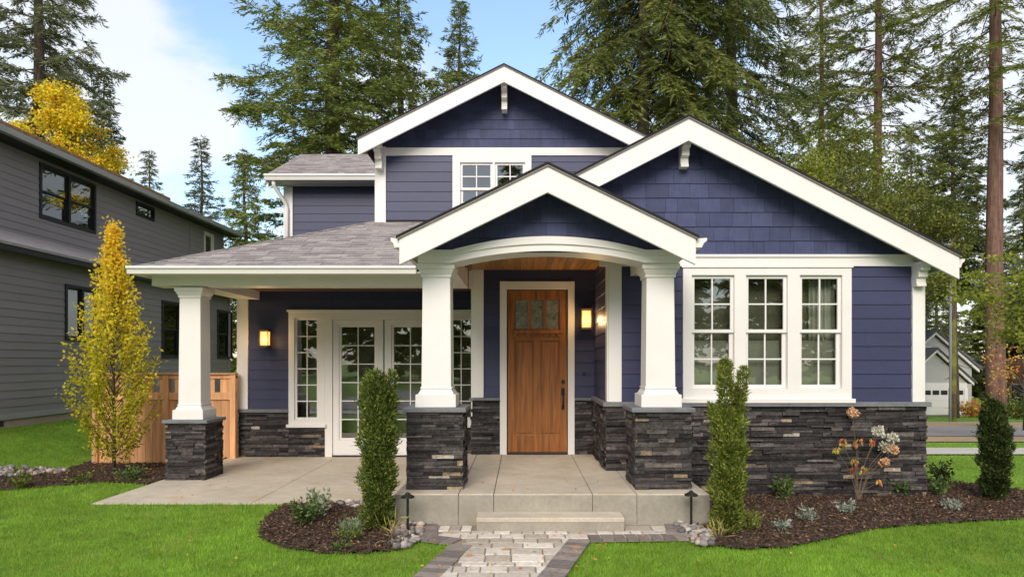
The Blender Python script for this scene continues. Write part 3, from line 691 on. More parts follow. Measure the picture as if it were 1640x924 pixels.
# entry ceiling, beams
mb = MB(); x = -1.0
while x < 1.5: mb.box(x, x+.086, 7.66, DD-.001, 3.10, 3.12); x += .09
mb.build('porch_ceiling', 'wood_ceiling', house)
bx('side_beam', 'white_trim', [(-1.10, -.80, 7.99, DD-.04, 2.815, 3.098), (-.79, -.738, DD-.035, DD, 2.815, 3.09)], bevel=.004)
bx('side_beam', 'white_trim', [(1.39, 1.69, 7.99, DG-.04, 2.815, 3.098)])

# --- pedestals, columns
def pedestal(cx, yf, w, z0, zc, cx_col=None):
    x0, x1 = cx-w/2, cx+w/2; y1 = yf+w; mb = MB(); s = .03
    stone(mb, Fr((0, yf+s, 0), (1, 0, 0), (0, 0, 1)), x0+.004, x1-.004, z0, zc, pmin=.010, pmax=.044)
    stone(mb, Fr((0, y1-s, 0), (-1, 0, 0), (0, 0, 1)), -x1, -x0, z0, zc)
    stone(mb, left_of(x0+s), -y1, -yf-.012, z0, zc, pmin=.010, pmax=.042); stone(mb, right_of(x1-s), yf+.012, y1, z0, zc, pmin=.010, pmax=.042)
    p = mb.build('pedestal', 'ledge_stone', house)
    bx('core', 'grout_backing', [(x0+s+.002, x1-s-.002, yf+s+.002, y1-s-.002, z0, zc)], p, 0)
    bx('cap_stone', 'cap_stone', [(x0-.035, x1+.035, yf-.035, y1+.035, zc+.002, zc+.052)], p, .01)
    zb = zc+.052; cy = yf+w/2; zt = 2.815; mb = MB(); cw = .318
    mb.frustum(cx, cy, .45, .445, zb, zb+.14); mb.frustum(cx, cy, .40, .335, zb+.141, zb+.20)
    mb.box(cx-.175, cx+.175, cy-.175, cy+.175, zb+.2005, zb+.222)
    mb.frustum(cx, cy, cw+.012, cw-.012, zb+.2, zt-.12)
    mb.box(cx-.17, cx+.17, cy-.17, cy+.17, zt-.150, zt-.122)
    mb.frustum(cx, cy, .335, .40, zt-.121, zt-.06); mb.box(cx-.208, cx+.208, cy-.208, cy+.208, zt-.059, zt)
    mb.build('column', 'white_trim', house, bevel=.004)
pedestal(-.948, 7.50, .625, .33, 1.17)
pedestal(1.55, 7.50, .625, .33, 1.17)
pedestal(-4.887, 9.985, .59, .0, .822)

# --- arched beam + porch gable
AC, AH = .30, 1.06; YA = 7.555
def arch():
    xs = [AC-1.44]+list(np.linspace(AC-AH, AC+AH, 41))+[AC+1.44]
    f = lambda x: max(0, 1-((x-AC)/AH)**2)
    mb = MB()
    for yf, yb, dz0, dz1 in ((YA, 7.98, 0, 0), (YA-.022, YA-.001, .075, .028)):
        vs = []; 
        for x in xs:
            zb = 2.815+.128*f(x)+(dz0 if yf < YA else 0); zt_ = 2.925+.148*f(x)+(dz1 if yf < YA else 0)
            vs += [(x, yf, zb), (x, yf, zt_), (x, yb, zt_+(0 if yf < YA else .0)), (x, yb, zb)]
        fs = []
        for i in range(len(xs)-1):
            for k in range(4): fs.append((i*4+k, i*4+(k+1) % 4, (i+1)*4+(k+1) % 4, (i+1)*4+k))
        fs += [(0, 1, 2, 3), tuple(len(vs)-4+k for k in range(4))]
        mb.add(vs, fs, .5)
    mb.build('arched_beam', 'white_trim', house)
arch()
PGX, PGZ, PGS, PGD = PX(877, 7.2), PZ(261, 7.2), .487, 7.2
fp = front(7.60)
conv = [(PGX-1.5, 2.93), (PGX+1.5, 2.93), (PGX+1.5, PGZ-.07-PGS*1.5), (PGX, PGZ-.07), (PGX-1.5, PGZ-.07-PGS*1.5)]
mb = MB(); shakes(mb, fp, conv, .165, .1, .25); mb.build('gable_shakes', 'blue_shake', house)
mb = MB(); mb.extr([(u, 7.604, v+.02) for u, v in conv], (0, .04, 0)); mb.build('gable_backing', 'grout_backing', house)
proof = gable_roof(PGX, PGZ, PGS, 1.555, 1.555, PGD, 11.6)
gutter(PGD+.03, 9.55, PGX-1.56, PGZ-PGS*1.56-.03, -1, proof, .09, .09); gutter(PGD+.03, DG-.1, PGX+1.56, PGZ-PGS*1.56-.03, 1, proof, .09, .12)

# --- French-door wall
ff = front(DW); cxF = PX(615, DW)
hwl = PX(383, DW)
def mir(u): return 2*cxF-u
U = lambda px: PX(px, DW); Zf = lambda py: PZ(py, DW)
ul0, ul1 = U(463), mir(U(463)); dl0, dl1 = U(521), mir(U(521))
holes = [(ul0+.02, ul1-.02, Zf(683)+.02, Zf(497)-.02)]
mb = MB(); siding(mb, ff, hwl+.02, dxl, .86, 3.2, holes); mb.build('siding_wall', 'blue_siding', house)
mb = MB(); stone(mb, ff, hwl, ul0, 0, .80); stone(mb, ff, ul0, dl0, 0, Zf(683)-.012); mb.build('stone_veneer', 'ledge_stone', house)
mb = MB(); stone(mb, ff, dl1, dxl, 0, Zf(683)-.012); mb.build('stone_veneer', 'ledge_stone', house)
bx('stone_cap', 'cap_stone', [(hwl-.06, ul0-.002, DW-.07, DW, .80, .86)], bevel=.008)
bx('stone_backing', 'grout_backing', [(hwl, dl0, DW+.005, DW+.06, -.1, Zf(683)), (dl1, dxl, DW+.005, DW+.06, -.1, Zf(683)), (hwl, ul0, DW+.006, DW+.06, Zf(683), .85)], bevel=0)
bx('corner_board', 'white_trim', [(hwl, U(398), DW-.038, DW, .86, 3.0), (hwl-.03, hwl-.001, DW-.033, DW+.14, .0, 3.0)])
sideL = (U(472), U(511), Zf(672), Zf(509), 2, 6)
sideR = (mir(U(511)), mir(U(472)), Zf(672), Zf(509), 2, 6)
window_unit(ff, ul0, dl0, Zf(683), Zf(497), [sideL], .05, name='sidelight_window')
window_unit(ff, dl1, ul1, Zf(683), Zf(497), [sideR], .05, name='sidelight_window')
zt = Zf(512)
bx('door_frame', 'white_trim', [(dl0+.001, U(533), DW-.036, DW+.05, 0, Zf(497)-.001), (mir(U(533)), dl1-.001, DW-.036, DW+.05, 0, Zf(497)-.001), (U(533)+.001, mir(U(533))-.001, DW-.0355, DW+.05, zt, Zf(497)-.001), (ul0-.03, ul1+.03, DW-.05, DW-.037, Zf(497)-.03, Zf(497)+.01)])
for sg in (0, 1):
    a, b = (U(533)+.006, cxF-.012) if sg == 0 else (cxF+.012, mir(U(533))-.006)
    ga, gb = (U(546), U(600)) if sg == 0 else (mir(U(600)), mir(U(546)))
    w = window_unit(Fr((0, DW+.012, 0), (1, 0, 0), (0, 0, 1)), a, b, .03, zt-.005, [(ga-.035, gb+.035, Zf(705), Zf(520), 2, 6)], .1, name='french_door', sill=False, proud=.02)
    hx = cxF+(-.06 if sg == 0 else .06)
    h = MB(); h.box(hx-.018, hx+.018, DW-.022, DW-.008, .95, 1.18); h.tube([(hx, DW-.02, 1.06), (hx, DW-.07, 1.06), (hx+(-.1 if sg == 0 else .1), DW-.07, 1.06)], .011); h.build('handle', 'black_metal', w)
bx('reflection_sheet', 'reflection_tone', [(ul0, dl0, DW+.5, DW+.505, .3, 2.6), (dl0+.05, dl1-.05, DW+.52, DW+.525, .02, 2.6), (dl1, ul1, DW+.5, DW+.505, .3, 2.6)], house, 0)  # sheets added behind the French doors, toned like reflected trees
bx('threshold', 'black_metal', [(U(533), mir(U(533)), DW-.06, DW+.05, 0, .028)])
# beams, ceiling, roof of the left porch
bx('porch_beam', 'white_trim', [(PX(243, 10.05), -1.11, 10.05, 10.4, 2.83, 3.0), (PX(243, 10.05), -1.11, 10.02, 10.049, 2.955, 3.0), (-5.10, -4.72, 10.401, DW-.04, 2.835, 2.99)])
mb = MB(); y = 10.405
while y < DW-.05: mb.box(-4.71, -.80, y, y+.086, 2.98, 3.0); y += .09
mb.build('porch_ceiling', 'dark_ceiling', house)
HP, EX, EY, EZ = .43, -5.45, 9.70, 3.06
sl_ = math.sqrt(1+HP*HP); fr = Fr((0, EY, EZ), (1, 0, 0), (0, 1, HP)); vmax = (DW-EY)*sl_; tt = DW-EY
conv = [(EX, 0), (-.7, 0), (-.7, vmax), (EX+tt, vmax)]
mb = MB(); shakes(mb, fr, conv, .135, .12, .36, .016, .004, .002, .0, tj=.010)
roofL = mb.build('porch_roof', 'roof_shingle', house)
def roofp(x, y, z): return (x, y, z)
mb = MB(); tb = 14.84-EY
mb.add([(EX, EY, EZ), (EX+tt, DW, EZ+HP*tt), (EX+tt, DE, EZ+HP*tt), (EX, 18, EZ), (EX+tt, 18, EZ+HP*tt)], [(0, 1, 2, 4, 3)])
mb.add([(EX, EY, EZ-.05), (EX, EY, EZ-.005), (EX, 18, EZ-.005), (EX, 18, EZ-.05)], [(0, 1, 2, 3)])
mb.add([(EX, EY, EZ-.01), (-.7, EY, EZ-.01), (-.7, DW, EZ+HP*tt-.01), (EX+tt, DW, EZ+HP*tt-.01)], [(0, 1, 2, 3)])
mb.build('roof_deck', 'roof_edge', roofL)
mb = MB()                                               # hip cap shingles
for k in range(26):
    t0, t1 = tt*k/26, tt*(k+1.25)/26; w = .1
    a = Vector((EX+t0, EY+t0, EZ+HP*t0+.026)); b = Vector((EX+t1, EY+t1, EZ+HP*t1+.016))
    mb.add([a, a+Vector((w, 0, 0)), b+Vector((w, 0, 0)), b, b+Vector((0, w, 0)), a+Vector((0, w, 0))], [(0, 1, 2, 3), (0, 3, 4, 5)])
mb.build('hip_cap', 'roof_shingle', roofL, recalc=False)
mb = MB(); g0, g1 = EX-.08, PX(666, 9.62)
pr = [(EY+.02, EZ-.005), (EY-.11, EZ+.0), (EY-.112, EZ-.03), (EY-.085, EZ-.05), (EY-.07, EZ-.105), (EY+.02, EZ-.105)]
mb.extr([(g0, a, b) for a, b in pr], (g1-g0, 0, 0)); mb.build('gutter', 'white_trim', roofL)
mb = MB(); pr = [(EX-.0, EZ-.006), (EX-.11, EZ-.001), (EX-.112, EZ-.03), (EX-.085, EZ-.05), (EX-.07, EZ-.106), (EX, EZ-.106)]
mb.extr([(a, EY+.021, b) for a, b in pr], (0, 8, 0)); mb.build('gutter', 'white_trim', roofL)
bx('soffit', 'white_trim', [(EX+.0, -1.2, EY+.021, 10.019, EZ-.085, EZ-.07), (EX, -5.11, 10.02, 17.9, EZ-.086, EZ-.071)], roofL)
bx('flashing', 'roof_edge', [(PX(604, DW), -.9, DW-.03, DW-.005, EZ+HP*tt-.06, EZ+HP*tt+.04)], roofL, 0)

# --- upper front gable
UX, UZ, US, UD = PX(807, 11.9), PZ(103, 11.9), .50, 11.9
ucl = PX(603, DW); ucr = 2*UX-ucl
b0, b1 = Zf(250), Zf(237.5)
uw = (U(725), U(851), Zf(352), b0)
mb = MB(); siding(mb, ff, ucl+.01, ucr, 3.9, b0, [(uw[0]+.02, uw[1]-.02, uw[2]+.02, uw[3]-.02)]); mb.build('siding_wall', 'blue_siding', house)
conv = [(ucl, b1), (ucr, b1), (ucr, UZ-.08-US*(ucr-UX)), (UX, UZ-.08), (ucl, UZ-.08-US*(UX-ucl))]
mb = MB(); shakes(mb, ff, conv, .17, .1, .26); mb.build('gable_shakes', 'blue_shake', house)
mb = MB(); mb.extr([(u, DW+.004, v) for u, v in conv], (0, .05, 0)); mb.build('gable_backing', 'grout_backing', house)
bx('frieze_board', 'white_trim', [(ucl+.17, ucr, DW-.036, DW, b0, b1)])
bx('corner_board', 'white_trim', [(ucl, U(618.5), DW-.04, DW, 4.18, b1+.02), (ucl-.025, ucl-.001, DW-.036, DW+.14, 4.18, b1+.1)])
c0 = U(791)
window_unit(ff, *uw, [(U(737), c0-.02, Zf(346), Zf(261), 2, 4), (c0+.02, U(841), Zf(346), Zf(261), 2, 4)], .1, double_hung=True, sill=True)
up = gable_roof(UX, UZ, US, UX-PX(573, 11.9), UX-PX(573, 11.9), UD, 18.5)
bracket(UX, DW-.01, PZ(133, DW-.2), .10, .42, 1.25)
bracket(ucl+.08, DW-.04, PZ(232, DW-.2), .12, .40, 1.1)
mb = MB(); siding(mb, left_of(ucl), -18, -DW-.1, 3.9, 5.45); mb.build('siding_wall', 'blue_siding', house); mb = MB(); siding(mb, right_of(ucr), DW, 18, 3.9, 5.45); mb.build('siding_wall', 'blue_siding', house)
# --- upper left part set back
fe = front(DE); hl = PX(457, DE)
mb = MB(); siding(mb, fe, hl+.02, ucl, 3.3, PZ(299, DE)); mb.build('siding_wall', 'blue_siding', house); mb = MB(); siding(mb, left_of(hl), -18, -DE-.1, 3.3, 5.35); mb.build('siding_wall', 'blue_siding', house)
bx('corner_board', 'white_trim', [(hl, PX(469.5, DE), DE-.04, DE, 3.3, PZ(300, DE)), (hl-.03, hl-.001, DE-.035, DE+.14, 3.3, PZ(300, DE))])
bx('frieze_board', 'white_trim', [(hl-.2, ucl, DE-.06, DE, PZ(299, DE), PZ(288, DE))])
bp = .5; RY = 16.55; e0 = PX(426, 14.4); ez = PZ(281, 14.4)
fr2 = Fr((0, 14.4, ez), (1, 0, 0), (0, 1, bp)); vm = (RY-14.4)*math.sqrt(1+bp*bp)
mb = MB(); shakes(mb, fr2, [(e0, 0), (-1.8, 0), (-1.8, vm), (e0+.05, vm)], .135, .12, .36, .016, .004, .002, 0, tj=.010)
bk = mb.build('side_roof', 'roof_shingle', house)
zr = ez+bp*(RY-14.4)
mb = MB(); mb.extr([(e0, 14.4, ez-.01), (e0, RY, zr-.01), (e0, 18.7, ez-.01), (e0, 18.7, ez-.06), (e0, RY, zr-.06), (e0, 14.4, ez-.06)], (-1.8-e0, 0, 0)); mb.build('roof_deck', 'roof_edge', bk)
mb = MB(); mb.extr([(e0+.002, 14.42, ez-.06), (e0+.002, RY, zr-.06), (e0+.002, 18.6, ez-.06), (e0+.002, 18.6, ez-.25), (e0+.002, RY, zr-.25), (e0+.002, 14.42, ez-.25)], (.04, 0, 0)); mb.build('barge_board', 'white_trim', bk)
mb = MB(); pr = [(14.42, ez+.0), (14.29, ez+.005), (14.288, ez-.03), (14.31, ez-.05), (14.33, ez-.115), (14.42, ez-.115)]
mb.extr([(e0-.01, a, b) for a, b in pr], (ucl-e0, 0, 0)); mb.build('gutter', 'white_trim', bk)
bx('soffit', 'white_trim', [(e0+.05, ucl, 14.42, DE-.06, ez-.13, ez-.117)], bk)
mb = MB(); mb.tube([(hl-.1, 14.40, ez-.1), (hl-.1, 14.42, ez-.2), (hl+.03, DE-.08, ez-.5), (hl+.06, DE-.08, ez-.62), (hl+.06, DE-.08, 3.4)], .045, 8); mb.build('downspout', 'white_trim', bk, smooth=True)
# gable end infill of set-back part, rear walls
mb = MB(); mb.extr([(hl+.01, DE, 5.3), (hl+.01, 18.2, 5.3), (hl+.01, RY, zr-.1)], (.05, 0, 0)); mb.build('gable_end', 'blue_siding', house)
bx('rear_wall', 'blue_siding', [(hwl, xr-.05, 18, 18.2, -.8, 3.1), (hl, ucr, 18.21, 18.4, 3.1, 5.5)], bevel=0)
mb = MB(); siding(mb, left_of(hwl), -18, -DW-.14, -.1, 3.0); mb.build('siding_wall', 'blue_siding', house)
# dim rooms behind the glass
def room(x0, x1, y0, y1, z0, z1, floor='interior_floor'):
    mb = MB(); v = [(x0, y0, z0), (x1, y0, z0), (x1, y1, z0), (x0, y1, z0), (x0, y0, z1), (x1, y0, z1), (x1, y1, z1), (x0, y1, z1)]
    mb.add(v, [(4, 5, 6, 7), (1, 2, 6, 5), (2, 3, 7, 6), (3, 0, 4, 7)]); r = mb.build('interior_room', 'interior', house, recalc=False)
    mb = MB(); mb.add([(x0, y0, z0+.003), (x1, y0, z0+.003), (x1, y1, z0+.003), (x0, y1, z0+.003)], [(0, 1, 2, 3)]); mb.build('interior_floor', floor, r, recalc=False)
room(xl+.06, xr-.06, DG+.06, DG+2.3, .35, 3.02)
room(hwl+.05, dxl-.02, DW+.07, DW+2.4, .01, 2.95)
room(ucl+.1, ucr-.1, DW+.07, 16, 3.6, 5.7)

# lamps on the wall (lit)
def wall_lamp(x, y, z, label):
    t = thing('wall_lantern', label, 'wall lamp', (x, y, z-.02), 'lit wall lanterns beside the doors')
    mb = MB(); mb.box(x-.06, x+.06, y-.016, y-.001, z-.16, z+.17)
    mb.box(x-.03, x+.03, y-.09, y-.016, z+.145, z+.165)
    mb.box(x-.086, x+.086, y-.20, y-.03, z+.135, z+.150); mb.box(x-.075, x+.075, y-.19, y-.04, z-.150, z-.136)
    for sx in (-1, 1):
        for yy in (y-.185, y-.045): mb.box(x+sx*.072-.006, x+sx*.072+.006, yy-.006, yy+.006, z-.137, z+.136)
    mb.build('lantern_frame', 'lamp_frame', t)
    mb = MB(); mb.box(x-.062, x+.062, y-.174, y-.054, z-.12, z+.12); mb.build('glass_shade', 'lamp_glow', t)
    l = bpy.data.lights.new('lantern_light', 'POINT'); l.energy = 4.5; l.color = (1, .62, .27); l.shadow_soft_size = .06
    lo = bpy.data.objects.new('lantern_light', l); COL.objects.link(lo); lo.parent = t; lo.location = (0, -.27, 0)
wall_lamp(PX(938.5, DD-.1), DD-.012, PZ(511, DD-.1), 'glowing amber wall lantern right of the wood front door')
wall_lamp(PX(425.5, DW-.1), DW-.012, PZ(542, DW-.1), 'glowing amber wall lantern on blue siding left of the French doors')

# path lights
def path_light(x, y, label):
    t = thing('path_light', label, 'garden light', (x, y, 0), 'black path lights flanking the porch step')
    mb = MB(); mb.tube([(x, y, -.1), (x, y, .36)], .013, 10); mb.build('stake', 'black_metal', t, smooth=False)
    mb = MB(); mb.tube([(x, y, .352), (x, y, .365), (x, y, .385), (x, y, .405)], [.07, .068, .03, .012], 18); mb.build('lamp_shade', 'black_metal', t)
path_light(*pxg(653, 852), 'black stake path light in pebbles left of the porch step')
path_light(*pxg(1107, 848), 'black stake path light in pebbles right of the porch step')

# ------------------------------------------------------------------ neighbour's grey house
NXL, NXU, NY0, NY1 = -10.5, -11.1, 5.0, 24.7
nb = thing('gray_house', 'dark gray lap sided two storey house on the left with black windows', 'house', (-14, 15, .3))
def nwin(X, px0, px1, z0, z1, parts=2, hung=False, m='gray_trim_dark'):
    d0, d1 = -X*F/(VPX-px0), -X*F/(VPX-px1); fr = right_of(X); lights = []
    n = parts; c = .07; wl = (d1-d0-c*(n+1))/n
    for k in range(n): lights.append((d0+c+k*(wl+c), d0+c+k*(wl+c)+wl, z0+c, z1-c, 1, 2 if hung else 1))
    window_unit(fr, d0, d1, z0, z1, lights, c, m=m, pane='dark_glass', sill=False, parent=nb, double_hung=hung, proud=.04)
    return (d0+.02, d1-.02, z0+.02, z1-.02)
hu = [nwin(NXU, 62, 152, 5.02, 6.30, 2, True), nwin(NXU, 217, 246, 5.92, 6.32, 1), nwin(NXU, 326, 341, 5.0, 6.25, 1, False, 'white_trim')]
hl_ = [nwin(NXL, 103, 157, 2.2, 3.5, 2), nwin(NXL, 258, 288, 1.8, 3.5, 1, True), nwin(NXL, 347, 373-2, 1.8, 3.5, 1, True)]
mb = MB(); siding(mb, right_of(NXL), NY0, NY1, .62, 3.98, hl_, e=.168); mb.build('siding_wall', 'gray_siding', nb)
mb = MB(); siding(mb, right_of(NXU), NY0, NY1+.9, 4.1, 6.40, hu, e=.168); mb.build('siding_wall', 'gray_siding', nb)
mb = MB(); siding(mb, Fr((0, NY1, 0), (-1, 0, 0), (0, 0, 1)), -NXL, 20, .6, 4); mb.build('siding_wall', 'gray_siding', nb); mb = MB(); siding(mb, Fr((0, NY1+.9, 0), (-1, 0, 0), (0, 0, 1)), -NXU, 20, 4, 6.4); mb.build('siding_wall', 'gray_siding', nb)
bx('foundation', 'foundation', [(-20, NXL-.02, NY0, NY1-.02, -.3, .52)], nb, 0)
bx('foundation_vent', 'gray_trim_dark', [(NXL-.03, NXL-.012, 13.55, 13.95, .40, .51)], nb, 0)
bx('skirt_board', 'gray_fascia', [(NXL-.018, NXL+.02, NY0, NY1, .53, .645)], nb)
bx('corner_trim', 'gray_siding', [(NXU, NXU+.03, NY1-1.75, NY1-1.64, 4.4, 6.4), (NXL, NXL+.03, NY1-.1, NY1+.03, .6, 4)], nb)
# skirt roof and main roof
mb = MB(); mb.extr([(NXU, 0, 4.53), (NXL+.32, 0, 4.10), (NXL+.32, 0, 4.04), (NXU, 0, 4.47)], (0, NY1-.0, 0)); sk = mb.build('skirt_roof', 'roof_shingle', nb)
bx('fascia', 'gray_trim_dark', [(NXL+.24, NXL+.30, 0, NY1, 3.92, 4.035), (NXU, NXL+.24, .01, NY1-.01, 3.99, 4.0)], sk)
mb = MB(); a0, az_ = NXU+.45, 6.53
mb.extr([(a0, 0, az_), (-16, 0, az_+2.2), (-21.5, 0, az_), (-21.5, 0, az_-.06), (-16, 0, az_+2.1), (a0, 0, az_-.06)], (0, NY1+1.4, 0)); mr_ = mb.build('main_roof', 'roof_shingle', nb)
bx('gutter', 'gray_fascia', [(a0-.03, a0+.10, 0, NY1+1.42, az_-.13, az_+.005)], mr_, .008)
bx('needle_litter', 'moss_litter', [(a0-.02, a0+.085, 0, NY1-4, az_+.006, az_+.10)], mr_, .02)
bx('soffit', 'gray_trim_dark', [(NXU, a0-.031, 0.01, NY1+1.3, az_-.14, az_-.125)], mr_)
mb = MB(); mb.box(-20, NXL-.25, NY0+.1, NY1-.1, 1, 1.02); mb.box(-14, -13.9, NY0, NY1-.1, 1, 6.3); mb.build('interior_wall', 'interior', nb)

# ------------------------------------------------------------------ cedar fence
FY = 12.25; fx0, fx1 = PX(150, FY), PX(379, FY); fz0, fz1 = -.12, PZ(597, FY)
fence = thing('cedar_fence', 'new orange cedar plank fence with slotted top behind the left porch column', 'fence', (fx0, FY, fz0))
mb = MB(); x = fx0+.1; zr1 = PZ(637, FY)
while x < fx1-.02:
    w = min(random.uniform(.125, .15), fx1-x); mb.box(x, x+w-.004, FY, FY+.02+random.uniform(0, .004), fz0, zr1); x += w
mb.build('plank_panel', 'cedar', fence)
bx('rail', 'cedar', [(fx0+.1, fx1, FY-.03, FY-.001, PZ(640, FY), PZ(628, FY)), (fx0+.1, fx1, FY-.031, FY+.04, fz1-.10, fz1-.035)], fence)
mb = MB(); x = fx0+.1
while x < fx1: mb.box(x, min(x+.17, fx1-.002), FY-.005, FY+.016, PZ(628, FY)-.002, fz1-.10); x += .27
mb.build('top_slats', 'cedar', fence)
bx('cap_rail', 'cedar', [(fx0, fx1, FY-.07, FY+.08, fz1-.034, fz1)], fence)
for x in (fx0, fx0+1.26, fx1-.1): bx('post', 'cedar', [(x, x+.1, FY-.06, FY+.05, fz0, fz1-.036)], fence)

# ------------------------------------------------------------------ far houses on the right
def garage():
    d = 50.0; zb = PZ(666, d); P = lambda px: PX(px, d); Q = lambda py: PZ(py, d)
    g = thing('gabled_garage_house', 'pale gray gabled house with white garage doors across the street', 'house', (P(1520), d, zb))
    def wall(name, pts, y, m='garage_gray', th=9): 
        mb = MB(); mb.extr([(P(a), y, Q(b)) for a, b in pts], (0, th, 0)); return mb.build(name, m, g)
    wall('wall', [(1455, 666), (1585, 666), (1585, 590), (1522, 535), (1455, 590)], d+2)
    wall('wall', [(1440, 666), (1548, 666), (1548, 612), (1497, 566), (1440, 618)], d)
    mb = MB()
    def rake(x0, y0, x1, y1, y, th=5): mb.extr([(P(x0), y-.3, Q(y0)), (P(x1), y-.3, Q(y1)), (P(x1), y-.3, Q(y1+th)), (P(x0), y-.3, Q(y0+th))], (0, .2, 0))
    for a in ((1522, 529, 1594, 592, d+2), (1522, 529, 1450, 592, d+2), (1497, 559, 1556, 612, d), (1497, 559, 1438, 612, d)): rake(*a)
    mb.box(P(1440), P(1548), d-.08, d-.001, Q(622), Q(613)); mb.box(P(1519), P(1529), d-.1, d-.001, zb, Q(622)); mb.box(P(1543), P(1549), d-.1, d-.001, zb, Q(622))
    mb.build('trim', 'garage_white', g)
    mb = MB()
    for xc, yp, xe, ye, y, dp in ((1522, 526, 1598, 592, d+1.6, 14), (1522, 526, 1446, 592, d+1.6, 14), (1497, 556, 1560, 612, d-.4, 4), (1497, 556, 1434, 612, d-.4, 4)):
        mb.extr([(P(xc), y, Q(yp)), (P(xe), y, Q(ye)), (P(xe), y, Q(ye+3)), (P(xc), y, Q(yp+3))], (0, dp, 0))
    mb.extr([(P(1540), d+9, Q(540)), (P(1640), d+9, Q(540)), (P(1640), d+4, Q(590)), (P(1595), d+4, Q(590))], (0, .2, .1))
    mb.build('roof', 'roof_gray', g)
    for a, b in ((1478, 1518), (1530, 1543)):
        mb = MB(); 
        for k in range(4): mb.box(P(a), P(b), d-.06, d-.002, zb+.1+k*.52, zb+.1+k*.52+.505)
        gd = mb.build('garage_door', 'garage_white', g)
        mb = MB(); n = max(1, int((b-a)/12))
        for k in range(n): w = (b-a)/n; mb.box(P(a+w*k+1.5), P(a+w*(k+1)-1.5), d-.075, d-.061, Q(632), Q(625))
        mb.build('window', 'gray_trim_dark', gd)
    for a, b, c, e, y in ((1557, 1568, 614, 641, d+2), (1507, 1515, 556, 566, d+2)):
        mb = MB(); mb.box(P(a-2), P(b+2), y-.08, y-.002, Q(e+2), Q(c-2)); w = mb.build('window', 'garage_white', g)
        mb = MB(); mb.box(P(a), P(b), y-.1, y-.081, Q(e), Q(c)); mb.build('pane', 'gray_trim_dark', w)
garage()
def brown():
    x0, d0, d1 = 38.6, 48.0, 56.0; zb = gz(38, 52)-.2; z1 = zb+4.6
    g = thing('brown_house', 'red brown wooden house half hidden by the big trunk at far right', 'house', (x0, d0, zb))
    mb = MB(); mb.box(x0, x0+12, d0, d1, zb, z1); mb.build('wall', 'brown_wall', g)
    mb = MB(); mb.extr([(x0-.7, d0-.6, z1-.1), (x0-.7, (d0+d1)/2, z1+2.4), (x0-.7, d1+.6, z1-.1), (x0-.7, d1+.6, z1-.35), (x0-.7, (d0+d1)/2, z1+2.15), (x0-.7, d0-.6, z1-.35)], (13, 0, 0)); mb.build('roof', 'roof_gray', g)
    for a in (49.2, 52.6):
        w = bx('window', 'garage_white', [(x0-.06, x0-.002, a, a+1.5, zb+1.0, zb+2.6)], g, 0)
        bx('pane', 'gray_trim_dark', [(x0-.08, x0-.061, a+.12, a+1.38, zb+1.12, zb+2.48)], w, 0)
    bx('porch_rail', 'cedar', [(x0-1.9, x0-1.8, d0, d1, zb+.85, zb+.97)]+[(x0-1.89, x0-1.81, d0+k*.4, d0+.1+k*.4, zb, zb+.85) for k in range(20)]+[(x0-1.9, x0-1.75, d0, d0+.15, zb, z1-.1)], g, 0, True)
    bx('porch_roof', 'roof_gray', [(x0-2.2, x0-.71, d0-.2, d1+.2, z1-.3, z1-.15)], g, 0)
brown()
def pole():
    d = 38.0; x = PX(1526, d); zb = gz(x, d)
    p = thing('utility_pole', 'mossy wooden utility pole in front of the gray garage house', 'utility pole', (x, d, zb))
    mb = MB(); mb.tube([(x, d, zb-.3), (x, d, zb+3.5), (x+.03, d, zb+10.2)], [.19, .175, .13], 12); mb.build('pole', 'pole_wood', p, smooth=True)
    mb = MB(); mb.tube([(x-.2, d-.1, zb), (x-.18, d-.1, zb+7.6)], .06, 8); mb.build('conduit', 'conduit', p, smooth=True)
    mb = MB(); mb.box(x-1.1, x+1.1, d-.06, d+.06, zb+9.6, zb+9.75); mb.build('crossarm', 'pole_wood', p)
pole()

